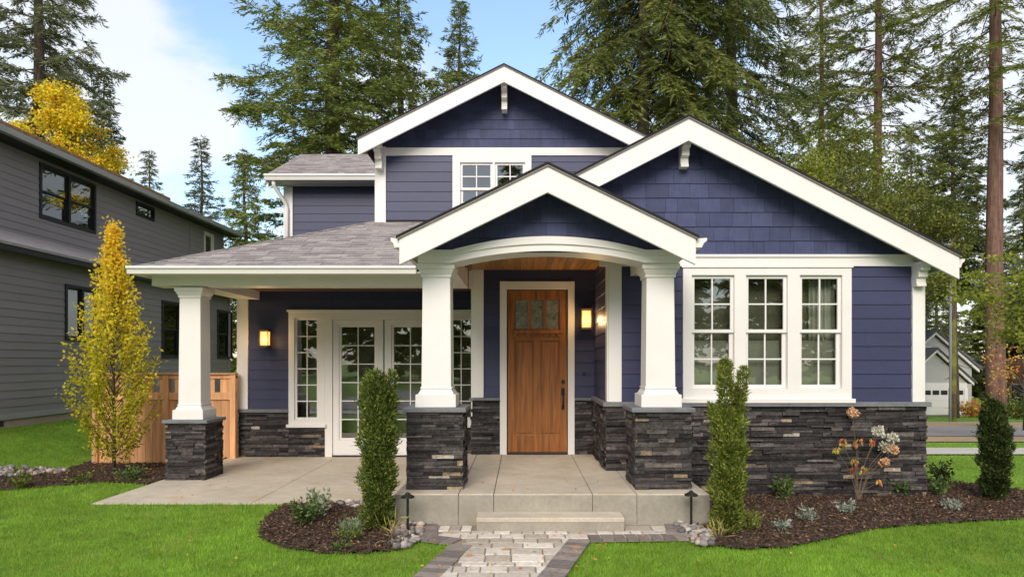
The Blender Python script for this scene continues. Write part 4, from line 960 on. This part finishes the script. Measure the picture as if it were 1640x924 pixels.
# ------------------------------------------------------------------ trees
def conifer(name, label, px, d, H, R0, zc, seed, m='needle_mid', droop=.25, limbs=110, tr=.3, peak=.25, bark='bark', spray=.30, sw=.075, dens=1.0, top_pow=.85, group='tall conifers behind the houses', lean=0, hang=.35, zbase=None, x=None, jit=1.0):
    rng = np.random.default_rng(seed); x = PX(px, d) if x is None else x; zb = gz(x, d) if zbase is None else zbase; limbs = int(limbs*1.55); sw *= .56; spray *= .74; hang *= .8
    t = thing(name, label, 'tree', (x, d, zb), group)
    # trunk
    mb = MB(); n = 14; path = [(x+lean*k/n+.06*math.sin(k*.9+seed), d+.05*math.cos(k*.7+seed), zb-.2+(H+.1)*k/n) for k in range(n+1)]
    mb.tube(path, [tr*(1-k/n)**.8+.012 for k in range(n+1)], 10)
    # small irregular dead stubs
    rr = random.Random(seed)
    for k in range(int(10 if zc > 4 else 2)):
        z = rr.uniform(2, max(zc, 3)); a = rr.uniform(0, 6.28); Ls = rr.uniform(.3, 1.6); c = Vector((x+lean*z/H, d, zb+z)); q = Vector((math.cos(a), math.sin(a), rr.uniform(-.3, .2)))
        mb.tube([c, c+q*Ls*.6, c+q*Ls+Vector((0, 0, -.08))], [.03, .02, .008], 5)
    C, D, Ln = [], [], []
    for i in range(limbs):
        u = ((i+rng.random())/limbs)**1.05; z = zc+(H-zc)*u
        pr = (min(1, .62+.38*u/peak) if u < peak else 1)*max(.02, (1-max(0, u-peak)/(1-peak)))**top_pow
        L = max(.25, R0*pr*(rng.uniform(.62, 1.18) if rng.random() < .85*jit else rng.uniform(.3, .7)))
        az = i*2.39996+rng.normal(0, .35); pitch = (-.18+.75*u)+rng.normal(0, .1)
        dh = np.array([math.cos(az), math.sin(az), 0]); pp = np.array([-dh[1], dh[0], 0])
        base = np.array([x+lean*z/H, d, zb+z]); s = np.linspace(0, 1, 8)
        dr = droop*(1-.6*u); sw_ = rng.normal(0, .12)
        spine = base+dh*(L*s)[:, None]+pp*(sw_*L*s*s)[:, None]; spine[:, 2] += pitch*L*s*.7-dr*L*s**1.6+.12*L*np.clip(s-.7, 0, 1)
        mb.tube([spine[0], spine[3], spine[6], spine[7]], [.012+.02*L/3, .010+.012*L/3, .008, .005], 4, cap=False)
        nt_ = max(5, int(L/.105*dens)); st = rng.uniform(.14, 1, nt_) if L > .6 else rng.uniform(0, 1, nt_)
        ps = np.stack([np.interp(st, s, spine[:, k]) for k in range(3)], 1)
        sd_ = np.where(rng.random(nt_) < .5, -1, 1); ang = rng.normal(.95, .3, nt_)
        td = dh*np.cos(ang)[:, None]+pp*(np.sin(ang)*sd_)[:, None]; td[:, 2] += rng.normal(-hang, .25, nt_)
        tl = np.clip((.30+.34*L*(1-st)*(.4+st))*rng.uniform(.6, 1.25, nt_), .16, 1.2)
        for k in range(nt_):
            ns = max(3, int(tl[k]/.026)); q = (np.arange(ns)+rng.random(ns))/ns
            c = ps[k]+td[k]*(tl[k]*q)[:, None]; c[:, 2] -= hang*.5*tl[k]*q*q
            side = np.where(rng.random(ns) < .5, -1, 1)[:, None]; tp = np.cross(td[k], [0, 0, 1]); tp /= np.linalg.norm(tp)+1e-6
            dd = td[k]*1.0+tp*side*.8+rng.normal(0, .30, (ns, 3)); dd[:, 2] -= hang*.35
            C.append(c); D.append(dd); Ln.append(np.full(ns, 1.0)*rng.uniform(.75, 1.25, ns))
    mb.build('trunk', bark, t, smooth=True, recalc=False)
    C = np.concatenate(C); D = np.concatenate(D); Ln = np.concatenate(Ln); C += rng.normal(0, .03, C.shape)
    V, Fq = kites(C, D, spray*Ln, sw*Ln, rng); npmesh('crown', V, Fq, m, rng.random(len(Fq)), t); print(label, len(Fq))
    return t

def broadleaf(name, label, px, d, H, Rx, Hc, seed, m, leafs=9000, ls=.16, tr=.15, group=None, clumps=60, x=None, bark='bark', zb=None, flat=1.0, spread=.28):
    rng = np.random.default_rng(seed); x = PX(px, d) if x is None else x; zb = gz(x, d) if zb is None else zb
    t = thing(name, label, 'tree', (x, d, zb), group); mb = MB(); zc = H-Hc/2
    mb.tube([(x, d, zb-.2), (x+.05, d, zb+zc*.6), (x-.03, d, zb+zc+.2*Hc)], [tr, tr*.7, tr*.25], 9)
    cs = []
    while len(cs) < clumps:
        q = rng.uniform(-1, 1, 3); rr_ = np.linalg.norm(q)
        if rr_ > 1 or rr_ < .25: continue
        cs.append(q)
    C, D = [], []
    for q in cs:
        c = np.array([x+q[0]*Rx, d+q[1]*Rx, zb+zc+q[2]*Hc/2]); h = zb+max(H-Hc, zc-.5*Hc+.3*(q[2]+1)*Hc*.5)
        st = Vector((x, d, min(h, c[2]-.1))); mb.tube([st, (st+Vector(c))*.5+Vector((0, 0, .1)), Vector(c)], [tr*.25, tr*.14, .008], 5, cap=False)
        n = int(leafs/clumps*rng.uniform(.5, 1.5)); rs = Rx*spread*rng.uniform(.6, 1.3)
        C.append(c+rng.normal(0, 1, (n, 3))*np.array([rs, rs, rs*.7*flat])*.6); D.append(rng.normal(0, 1, (n, 3))*np.array([1, 1, .7])-np.array([0, 0, .25]))
    mb.build('trunk', bark, t, smooth=True, recalc=False)
    C = np.concatenate(C); D = np.concatenate(D); n = len(C)
    V, Fq = kites(C, D, ls*rng.uniform(.7, 1.3, n), ls*.75*rng.uniform(.7, 1.3, n), rng); npmesh('crown', V, Fq, m, rng.random(n), t)
    return t

# behind the house, left to right
conifer('fir_tree', 'tall gray green fir rising over the gray house at far left edge', 60, 35, 31, 5.0, 5, 1, 'needle_gray', .25, 105, .42, dens=.9, hang=.35, sw=.09, spray=.36)
conifer('fir_tree', 'dark fir showing just right of the golden maple', 165, 42, 19.2, 3.1, 2, 2, 'needle_dark', .3, 100, .3, peak=.12, spray=.36, sw=.1)
conifer('fir_tree', 'small pale fir tip above the gray roof below the cloud', 238, 52, 17.2, 2.8, 2, 3, 'needle_gray', .2, 80, .25, peak=.1, spray=.36, sw=.1)
conifer('fir_tree', 'airy young fir standing alone against sky between gray and blue houses', 322, 44, 15.6, 2.7, 2, 4, 'needle_gray', .1, 80, .22, peak=.15, spray=.34, sw=.085, dens=.8, hang=.15)
conifer('fir_tree', 'pale fir tucked under the left edge of the biggest fir', 392, 40, 13.5, 2.6, 1, 44, 'needle_olive', .2, 90, .22, peak=.2, spray=.34, sw=.085)
conifer('fir_tree', 'biggest broad green fir filling the sky behind the upper left roof', 535, 28, 27.5, 4.6, 2.2, 5, 'needle_mid', .12, 150, .45, peak=.38, spray=.30, sw=.078, dens=1.05, hang=.25, top_pow=.9)
conifer('fir_tree', 'second green fir standing just right behind the biggest fir', 640, 33, 21.5, 3.4, 2, 6, 'needle_mid', .15, 120, .3, peak=.25, spray=.32, sw=.085)
conifer('fir_tree', 'slim pointed fir left of the top gable peak', 737, 38, 21.6, 4.3, 2, 7, 'needle_olive', .1, 130, .28, peak=.1, spray=.32, sw=.09, hang=.1)
conifer('fir_tree', 'dark drooping fir with thick trunk above the gap between the two gables', 1030, 25, 29, 4.2, 10.5, 8, 'needle_olive', .85, 76, .30, peak=.2, hang=.7, bark='bark', spray=.33, sw=.08)
conifer('fir_tree', 'thick red barked fir with drooping branches just left of the wing gable peak', 1077, 26, 31, 4.4, 11.5, 9, 'needle_dark', .85, 76, .42, peak=.25, hang=.75, bark='bark_red', spray=.33, sw=.08)
conifer('fir_tree', 'dense dark fir with hanging branches right above the wing gable', 1172, 29, 31, 4.0, 9.0, 10, 'needle_dark', .7, 90, .34, peak=.2, hang=.7, spray=.33, sw=.08)
conifer('pine_tree', 'thin trunked pale fir between the dark firs and the tall bare trunk', 1315, 38, 30, 3.8, 6, 12, 'needle_olive', .3, 92, .24, peak=.3, bark='bark_red', spray=.34, sw=.08, dens=.75, hang=.45)
conifer('pine_tree', 'tall bare brown trunk rising above the right roof slope', 1406, 32, 31, 4.6, 10.2, 13, 'needle_olive', .35, 60, .27, peak=.3, bark='bark_red', spray=.34, sw=.075, dens=.7, hang=.4)
conifer('fir_tree', 'full pointed green fir between the two bare trunks at right', 1527, 46, 23.5, 4.0, 8.2, 14, 'needle_dark', .2, 110, .3, peak=.2, spray=.36, sw=.1, hang=.25, dens=.85)
conifer('pine_tree', 'massive straight trunk at right with branches only near the top', 1594, 30, 33, 4.4, 13, 15, 'needle_olive', .4, 52, .40, peak=.3, bark='bark_red', spray=.34, sw=.075, dens=.7)
conifer('fir_tree', 'dark fir cut off by the right edge of the picture', 1688, 33, 22, 3.4, 4.5, 16, 'needle_dark', .35, 70, .3, peak=.3, spray=.34, sw=.085, hang=.4)
conifer('fir_tree', 'light green fir low behind the right slope of the wing roof', 1330, 48, 19.5, 3.9, 1, 17, 'needle_olive', .2, 80, .25, peak=.2, spray=.36, sw=.095, dens=.85)
conifer('fir_tree', 'loose gray fir behind the corner bracket of the wing', 1460, 54, 22.5, 4.2, 1.5, 18, 'needle_gray', .2, 80, .25, peak=.2, spray=.36, sw=.095, dens=.8)
conifer('fir_tree', 'distant gray fir behind the gabled garage house', 1640, 70, 25, 4.8, 1.5, 19, 'needle_gray', .2, 80, .28, peak=.2, spray=.42, sw=.12, dens=.7)
conifer('fir_tree', 'far fir behind the mossy utility pole', 1500, 74, 15, 4.4, 1.5, 20, 'needle_olive', .2, 80, .28, peak=.2, spray=.42, sw=.12, dens=.7)
conifer('fir_tree', 'hazy fir seen low between the dark drooping firs', 1235, 50, 17, 3.6, 1.5, 26, 'needle_olive', .2, 90, .25, peak=.2, spray=.38, sw=.1, dens=.85)
broadleaf('maple_tree', 'golden yellow maple crown above the gray house roof', 108, 31, 13.6, 1.95, 6.2, 21, 'leaf_gold', 18000, .125, .2, clumps=70, spread=.22)
broadleaf('maple_tree', 'lime green broadleaf tree behind the wing gable slope', 1228, 27.5, 12.3, 2.5, 7, 22, 'leaf_lime', 26000, .11, .16, clumps=80)
broadleaf('maple_tree', 'olive green broadleaf tree beside the tall bare trunk above the roof', 1345, 29, 12.4, 2.7, 7.5, 23, 'leaf_olive', 24000, .11, .16, clumps=80)
broadleaf('maple_tree', 'green broadleaf tree behind the right end of the wing roof', 1450, 34, 11.8, 2.6, 5.6, 27, 'leaf_olive', 18000, .13, .16, clumps=64)
conifer('fir_tree', 'short olive fir low in the gap between the upper gable and the dark firs', 955, 32, 13.6, 2.3, 2, 28, 'needle_olive', .3, 80, .2, peak=.15)
conifer('fir_tree', 'short dark fir directly behind the wing gable peak', 1125, 35, 13.2, 2.4, 2, 29, 'needle_dark', .3, 80, .2, peak=.15)
broadleaf('maple_tree', 'yellow green maple reaching in from the right edge', 1682, 19, 5.6, 2.2, 3.0, 24, 'leaf_lime', 9500, .10, .08, clumps=60, flat=.45)
broadleaf('maple_tree', 'rust leaved small tree before the brown house', 1640, 26, 3.6, 1.3, 2.3, 25, 'leaf_autumn', 420, .10, .06, clumps=22)
conifer('fir_tree', 'broad far fir low behind the big trunk and the brown house', 1588, 80, 15, 5.2, .5, 33, 'needle_olive', .2, 90, .3, peak=.2, spray=.5, sw=.15)
# across the street, behind the camera: seen only as reflections in the window glass
k = 0
for xx, yy, hh in ((-26, -34, 17), (-19, -30, 20), (-13, -36, 16), (-7, -31, 19), (-1, -37, 21), (5, -30, 17), (11, -35, 20), (17, -31, 18), (24, -34, 20), (30, -30, 17), (23, -9, 18), (27, -1, 20), (26, 7, 19), (31, 13, 21), (33, 4, 18)):
    k += 1
    if k == 1: src = conifer('fir_tree', 'firs across the street opposite the house, seen only as reflections', 0, yy, 18, 4.2, 1, 60, 'leaf_lime', .2, 90, .3, peak=.15, spray=.5, sw=.2, dens=.8, group='firs across the street', x=xx); continue
    c = src.copy(); COL.objects.link(c); c.location = (xx, yy, 0); c.rotation_euler = (0, 0, k*1.3); c.scale = (hh/18,)*3
    for ch in list(src.children):
        q = ch.copy(); COL.objects.link(q); q.parent = c

# ------------------------------------------------------------------ garden plants
def column_tree():
    d = 11.0; x = PX(182, d); zb = gz(x, d); H = PZ(358, d)-zb; rng = np.random.default_rng(31)
    t = thing('columnar_maple', 'slim upright tree with yellow autumn leaves before the cedar fence', 'tree', (x, d, zb)); mb = MB()
    mb.tube([(x, d, zb-.1), (x+.015, d, zb+.8), (x-.01, d, zb+2), (x+.03, d, zb+H*.97)], [.032, .025, .016, .005], 8)
    def prof(v):                                         # radius at relative height
        return np.interp(v, [.10, .16, .25, .42, .55, .68, .80, .90, 1.0], [.14, .42, .60, .70, .60, .44, .27, .15, .03])
    C, D, Rn = [], [], []
    for i in range(120):
        v = .06+.88*((i+.5)/120)**1.0; a = i*2.4+rng.normal(0, .3); rr_ = prof(min(1, v+.12))*rng.uniform(.7, 1.08)
        p0 = Vector((x, d, zb+H*max(.07, v-.10))); p1 = Vector((x+rr_*math.cos(a)*.6, d+rr_*math.sin(a)*.6, zb+H*(v+.0))); p2 = Vector((x+rr_*math.cos(a), d+rr_*math.sin(a), zb+H*min(.99, v+.11)))
        mb.tube([p0, p1, p2], [.007, .005, .002], 5, cap=False)
        n = 95 if v > .2 else 60
        s = rng.uniform(.25, 1.02, n)[:, None]; q = np.where(s < .5, np.array(p0)+(np.array(p1)-np.array(p0))*s*2, np.array(p1)+(np.array(p2)-np.array(p1))*(s-.5)*2)
        q = q+rng.normal(0, .045, q.shape); C.append(q); D.append(rng.normal(0, 1, q.shape)+np.array([math.cos(a)*.5, math.sin(a)*.5, .1]))
        zz = (q[:, 2]-zb)/H; Rn.append(np.clip(rng.normal(.28, .2, n)+.5*np.clip((zz-.45)/.5, -.3, 1), 0, 1))
    mb.build('trunk', 'bark', t, smooth=True, recalc=False); C = np.concatenate(C); D = np.concatenate(D); n = len(C)
    V, Fq = kites(C, D, rng.uniform(.042, .072, n), rng.uniform(.03, .05, n), rng); npmesh('crown', V, Fq, 'leaf_column', np.concatenate(Rn), t)
column_tree()

def yew(label, px, py, H, r, seed, spires, n, m='leaf_yew', ls=.046):
    x, d = pxg(px, py); rng = np.random.default_rng(seed); t = thing('columnar_yew', label, 'shrub', (x, d, 0), 'columnar yews in the front beds'); mb = MB()
    C, D = [], []
    for (ox, oy, h0, h1, rr_, wgt) in spires:
        mb.tube([(x+ox*.4, d+oy*.4, -.02), (x+ox*.8, d+oy*.8, h1*.5), (x+ox, d+oy, h1*.93)], [.018, .012, .004], 5)
        k = int(n*1.7*wgt); v = rng.uniform(0, 1, k); a = rng.uniform(0, 6.28, k)
        pr = np.interp(v, [0, .08, .3, .6, .82, .94, 1], [.62, .85, .95, 1, .92, .7, .22])*rr_
        rad = pr*np.sqrt(rng.uniform(.35, 1.0, k))*(1+.22*np.sin(v*23+a*2)+.16*np.sin(v*51+3*a))*np.where(rng.random(k) < .04, 1.28, 1)
        c = np.stack([x+ox*(.4+.6*v)+rad*np.cos(a), d+oy*(.4+.6*v)+rad*np.sin(a), h0+(h1-h0)*v], 1)
        dd = np.stack([np.cos(a)*.75, np.sin(a)*.75, np.full(k, .8)], 1)+rng.normal(0, .45, (k, 3)); C.append(c); D.append(dd)
    mb.build('stem', 'twig', t, recalc=False); C = np.concatenate(C); D = np.concatenate(D); k = len(C)
    V, Fq = kites(C, D, ls*rng.uniform(.6, 1.4, k), ls*.30*rng.uniform(.7, 1.4, k), rng); npmesh('foliage', V, Fq, m, rng.random(k), t)
yew('dense clipped green yew column left of the porch step', 606, 853, 1.64, .2, 41,
    [(-.03, 0, .06, 1.57, .148, .46), (.07, -.03, .1, 1.48, .125, .28), (.13, .02, .75, 1.63, .06, .09), (-.05, .02, 1.2, 1.63, .09, .06), (-.10, 0, .9, 1.54, .075, .07)], 12500)
yew('tall ragged lime green yew with separate spires right of the porch step', 1166, 855, 1.72, .2, 42,
    [(-.02, 0, .03, 1.25, .140, .48), (.07, -.03, .1, 1.2, .105, .2), (-.035, 0, 1.0, 1.74, .062, .12), (.17, .02, .95, 1.66, .05, .08), (.11, .0, .9, 1.45, .045, .05), (-.17, .0, .85, 1.3, .035, .03)], 11500, 'leaf_yew_lime')
yew('short dark green yew column at the far right end of the bed', 1592, 801, 1.3, .2, 43,
    [(0, 0, .03, 1.22, .145, .62), (.08, -.03, .05, .95, .12, .22), (-.07, .02, .5, 1.30, .07, .08), (.06, .0, .6, 1.17, .07, .08)], 9000, 'leaf_yew_dark')

def shrub(name, label, px, py, w, h, n, m, ls, lw, seed, up=.5, z=0, cat='plant', group='small plants in the mulch beds', stems=9, flat=1):
    x, d = pxg(px, py, z); zb = gz(x, d)+.01; rng = np.random.default_rng(seed); t = thing(name, label, cat, (x, d, zb), group); mb = MB(); C, D, N = [], [], 0
    for i in range(stems):
        a = i*2.4+rng.normal(0, .3); r_ = w*.5*rng.uniform(.35, 1); hh = h*rng.uniform(.55, 1)*(1-.35*(r_/(w*.5))**2)
        p0, p1, p2 = Vector((x, d, zb-.02)), Vector((x+r_*.5*math.cos(a), d+r_*.5*math.sin(a), zb+hh*.55)), Vector((x+r_*math.cos(a), d+r_*math.sin(a), zb+hh))
        mb.tube([p0, p1, p2], [.006, .004, .002], 4, cap=False); k = n//stems
        s = rng.uniform(.2, 1, k)[:, None]; q = np.where(s < .5, np.array(p0)+(np.array(p1)-np.array(p0))*s*2, np.array(p1)+(np.array(p2)-np.array(p1))*(s-.5)*2)+rng.normal(0, w*.075, (k, 3))
        q[:, 2] = np.maximum(q[:, 2], zb+.01); C.append(q); D.append(rng.normal(0, .8, (k, 3))+np.array([math.cos(a)*.5, math.sin(a)*.5, up]))
    mb.build('stem', 'twig', t, recalc=False); C = np.concatenate(C); D = np.concatenate(D); k = len(C)
    V, Fq = kites(C, D, ls*rng.uniform(.6, 1.3, k), lw*rng.uniform(.6, 1.3, k), rng); npmesh('foliage', V, Fq, m, rng.random(k), t)
shrub('leafy_shrub', 'round green and pale shrub in the left front bed', 486, 842, .34, .30, 420, 'leaf_green', .06, .028, 71)
shrub('leafy_shrub', 'light green sprigs behind the round shrub in the left front bed', 507, 828, .36, .33, 300, 'leaf_pale', .06, .024, 72, up=1)
shrub('lavender_clump', 'pale silvery mound at the foot of the left yew', 562, 856, .34, .17, 800, 'leaf_pale', .035, .010, 73, up=1, stems=16)
shrub('low_shrub', 'dark green tuft in front of the silvery mound', 556, 868, .30, .12, 350, 'leaf_yew', .04, .012, 74, up=.8)
shrub('yellow_grass', 'yellow strappy grass beside the left path light', 628, 866, .22, .22, 36, 'leaf_straw', .15, .010, 75, up=1.2, stems=7)
shrub('low_shrub', 'small green sprig at the front edge of the left bed', 544, 882, .2, .07, 90, 'leaf_green', .05, .02, 76)
shrub('yellow_grass', 'yellow strappy grass at the foot of the right yew', 1150, 864, .26, .15, 50, 'leaf_straw', .13, .010, 77, up=1.0, stems=8)
shrub('heather_clump', 'round olive mound just right of the tall lime yew', 1198, 850, .30, .20, 900, 'leaf_yew_lime', .04, .012, 78, up=1, stems=18)
shrub('leafy_shrub', 'glossy green shrub against the stone wall nearest the lime yew', 1257, 800, .30, .30, 330, 'leaf_green', .06, .03, 79)
shrub('leafy_shrub', 'glossy green shrub against the stone wall right of the hydrangea', 1438, 794, .34, .28, 330, 'leaf_green', .06, .03, 80)
shrub('leafy_shrub', 'dark green shrub off the right corner of the stone wall', 1508, 776, .36, .34, 330, 'leaf_yew_dark', .06, .03, 81, z=0)
shrub('leafy_shrub', 'bright green low shrub before the dark one at the wall corner', 1505, 793, .34, .22, 330, 'leaf_green', .055, .026, 82)
shrub('silver_plant', 'gray leaved plant nearest the lime yew in the right bed', 1251, 851, .24, .11, 220, 'leaf_silver', .045, .016, 83)
shrub('silver_plant', 'gray leaved plant with upright sprigs left of the hydrangea', 1291, 836, .22, .16, 220, 'leaf_silver', .045, .016, 84)
shrub('silver_plant', 'gray leaved plant in front of the hydrangea stems', 1357, 824, .26, .15, 260, 'leaf_silver', .045, .016, 85)
shrub('silver_plant', 'gray leaved plant left of the far right yew', 1525, 818, .26, .12, 260, 'leaf_silver', .045, .016, 86)
shrub('leafy_shrub', 'dark round shrub by the pebble strip at far left', 33, 782, .30, .26, 340, 'leaf_yew', .045, .02, 87)
shrub('leafy_shrub', 'light green shrub between the yellow tree and the stone pedestal', 208, 768, .42, .22, 360, 'leaf_green', .06, .026, 88)
shrub('low_shrub', 'low dark shrub among mulch left of the yellow tree trunk', 128, 772, .36, .12, 220, 'leaf_yew', .05, .02, 89)
shrub('roadside_shrub', 'rusty green shrub before the garage house window', 1560, 668, 2.6, 1.3, 900, 'leaf_autumn', .22, .12, 90, z=-2.2, group='shrubs across the street')
shrub('roadside_shrub', 'dark green shrub before the brown house', 1628, 672, 3.2, 1.5, 900, 'leaf_yew', .22, .12, 91, z=-2.0, group='shrubs across the street')

def hydrangea():
    x, d = pxg(1374, 802); zb = .01; rng = np.random.default_rng(51); t = thing('hydrangea', 'fading hydrangea with cream and tan flower heads by the stone wall', 'plant', (x, d, zb)); mb = MB()
    heads = [(1366, 661, 'petal_tan', .075), (1407, 690, 'petal_white', .075), (1428, 700, 'petal_white', .07), (1419, 716, 'petal_white', .085), (1431, 720, 'petal_tan', .06), (1417, 740, 'petal_tan', .06), (1350, 706, 'leaf_autumn', .04), (1374, 706, 'leaf_autumn', .045), (1340, 718, 'leaf_autumn', .04), (1368, 737, 'leaf_autumn', .035), (1384, 750, 'leaf_autumn', .04), (1366, 751, 'leaf_red', .022), (1408, 770, 'leaf_autumn', .03), (1398, 705, 'leaf_autumn', .035)]
    for i, (px, py, m, r_) in enumerate(heads):
        yy = d+rng.uniform(-.1, .1); c = np.array([PX(px, yy), yy, PZ(py, yy)])
        mb.tube([(x+rng.normal(0, .015), d, zb-.02), (x+(c[0]-x)*.35, d+(yy-d)*.3, zb+(c[2]-zb)*.55), (c[0], c[1], c[2]-r_*.5)], [.004, .0035, .0025], 5, cap=False)
        n = 170 if 'petal' in m else 16; q = rng.normal(0, 1, (n, 3)); q /= np.linalg.norm(q, axis=1, keepdims=True)
        if 'petal' in m: V, Fq = kites(c+q*r_*rng.uniform(.5, 1, (n, 1))*np.array([1, 1, .85]), rng.normal(0, 1, (n, 3)), .035, .03, rng)
        else: V, Fq = kites(c+q*r_*.8, q*.4+np.array([0, 0, -1])+rng.normal(0, .3, (n, 3)), rng.uniform(.035, .075, n), rng.uniform(.02, .035, n), rng)
        nm = 'flower_head' if 'petal' in m else 'leaf_cluster'; npmesh(nm, V, Fq, m, rng.random(n), t)
    mb.build('stems', 'twig', t, recalc=False)
hydrangea()

# ------------------------------------------------------------------ render
S.render.engine = 'CYCLES'
S.cycles.max_bounces = 6; S.cycles.transparent_max_bounces = 12; S.cycles.diffuse_bounces = 3
S.cycles.sample_clamp_indirect = 6
S.render.resolution_x, S.render.resolution_y = 1024, 576
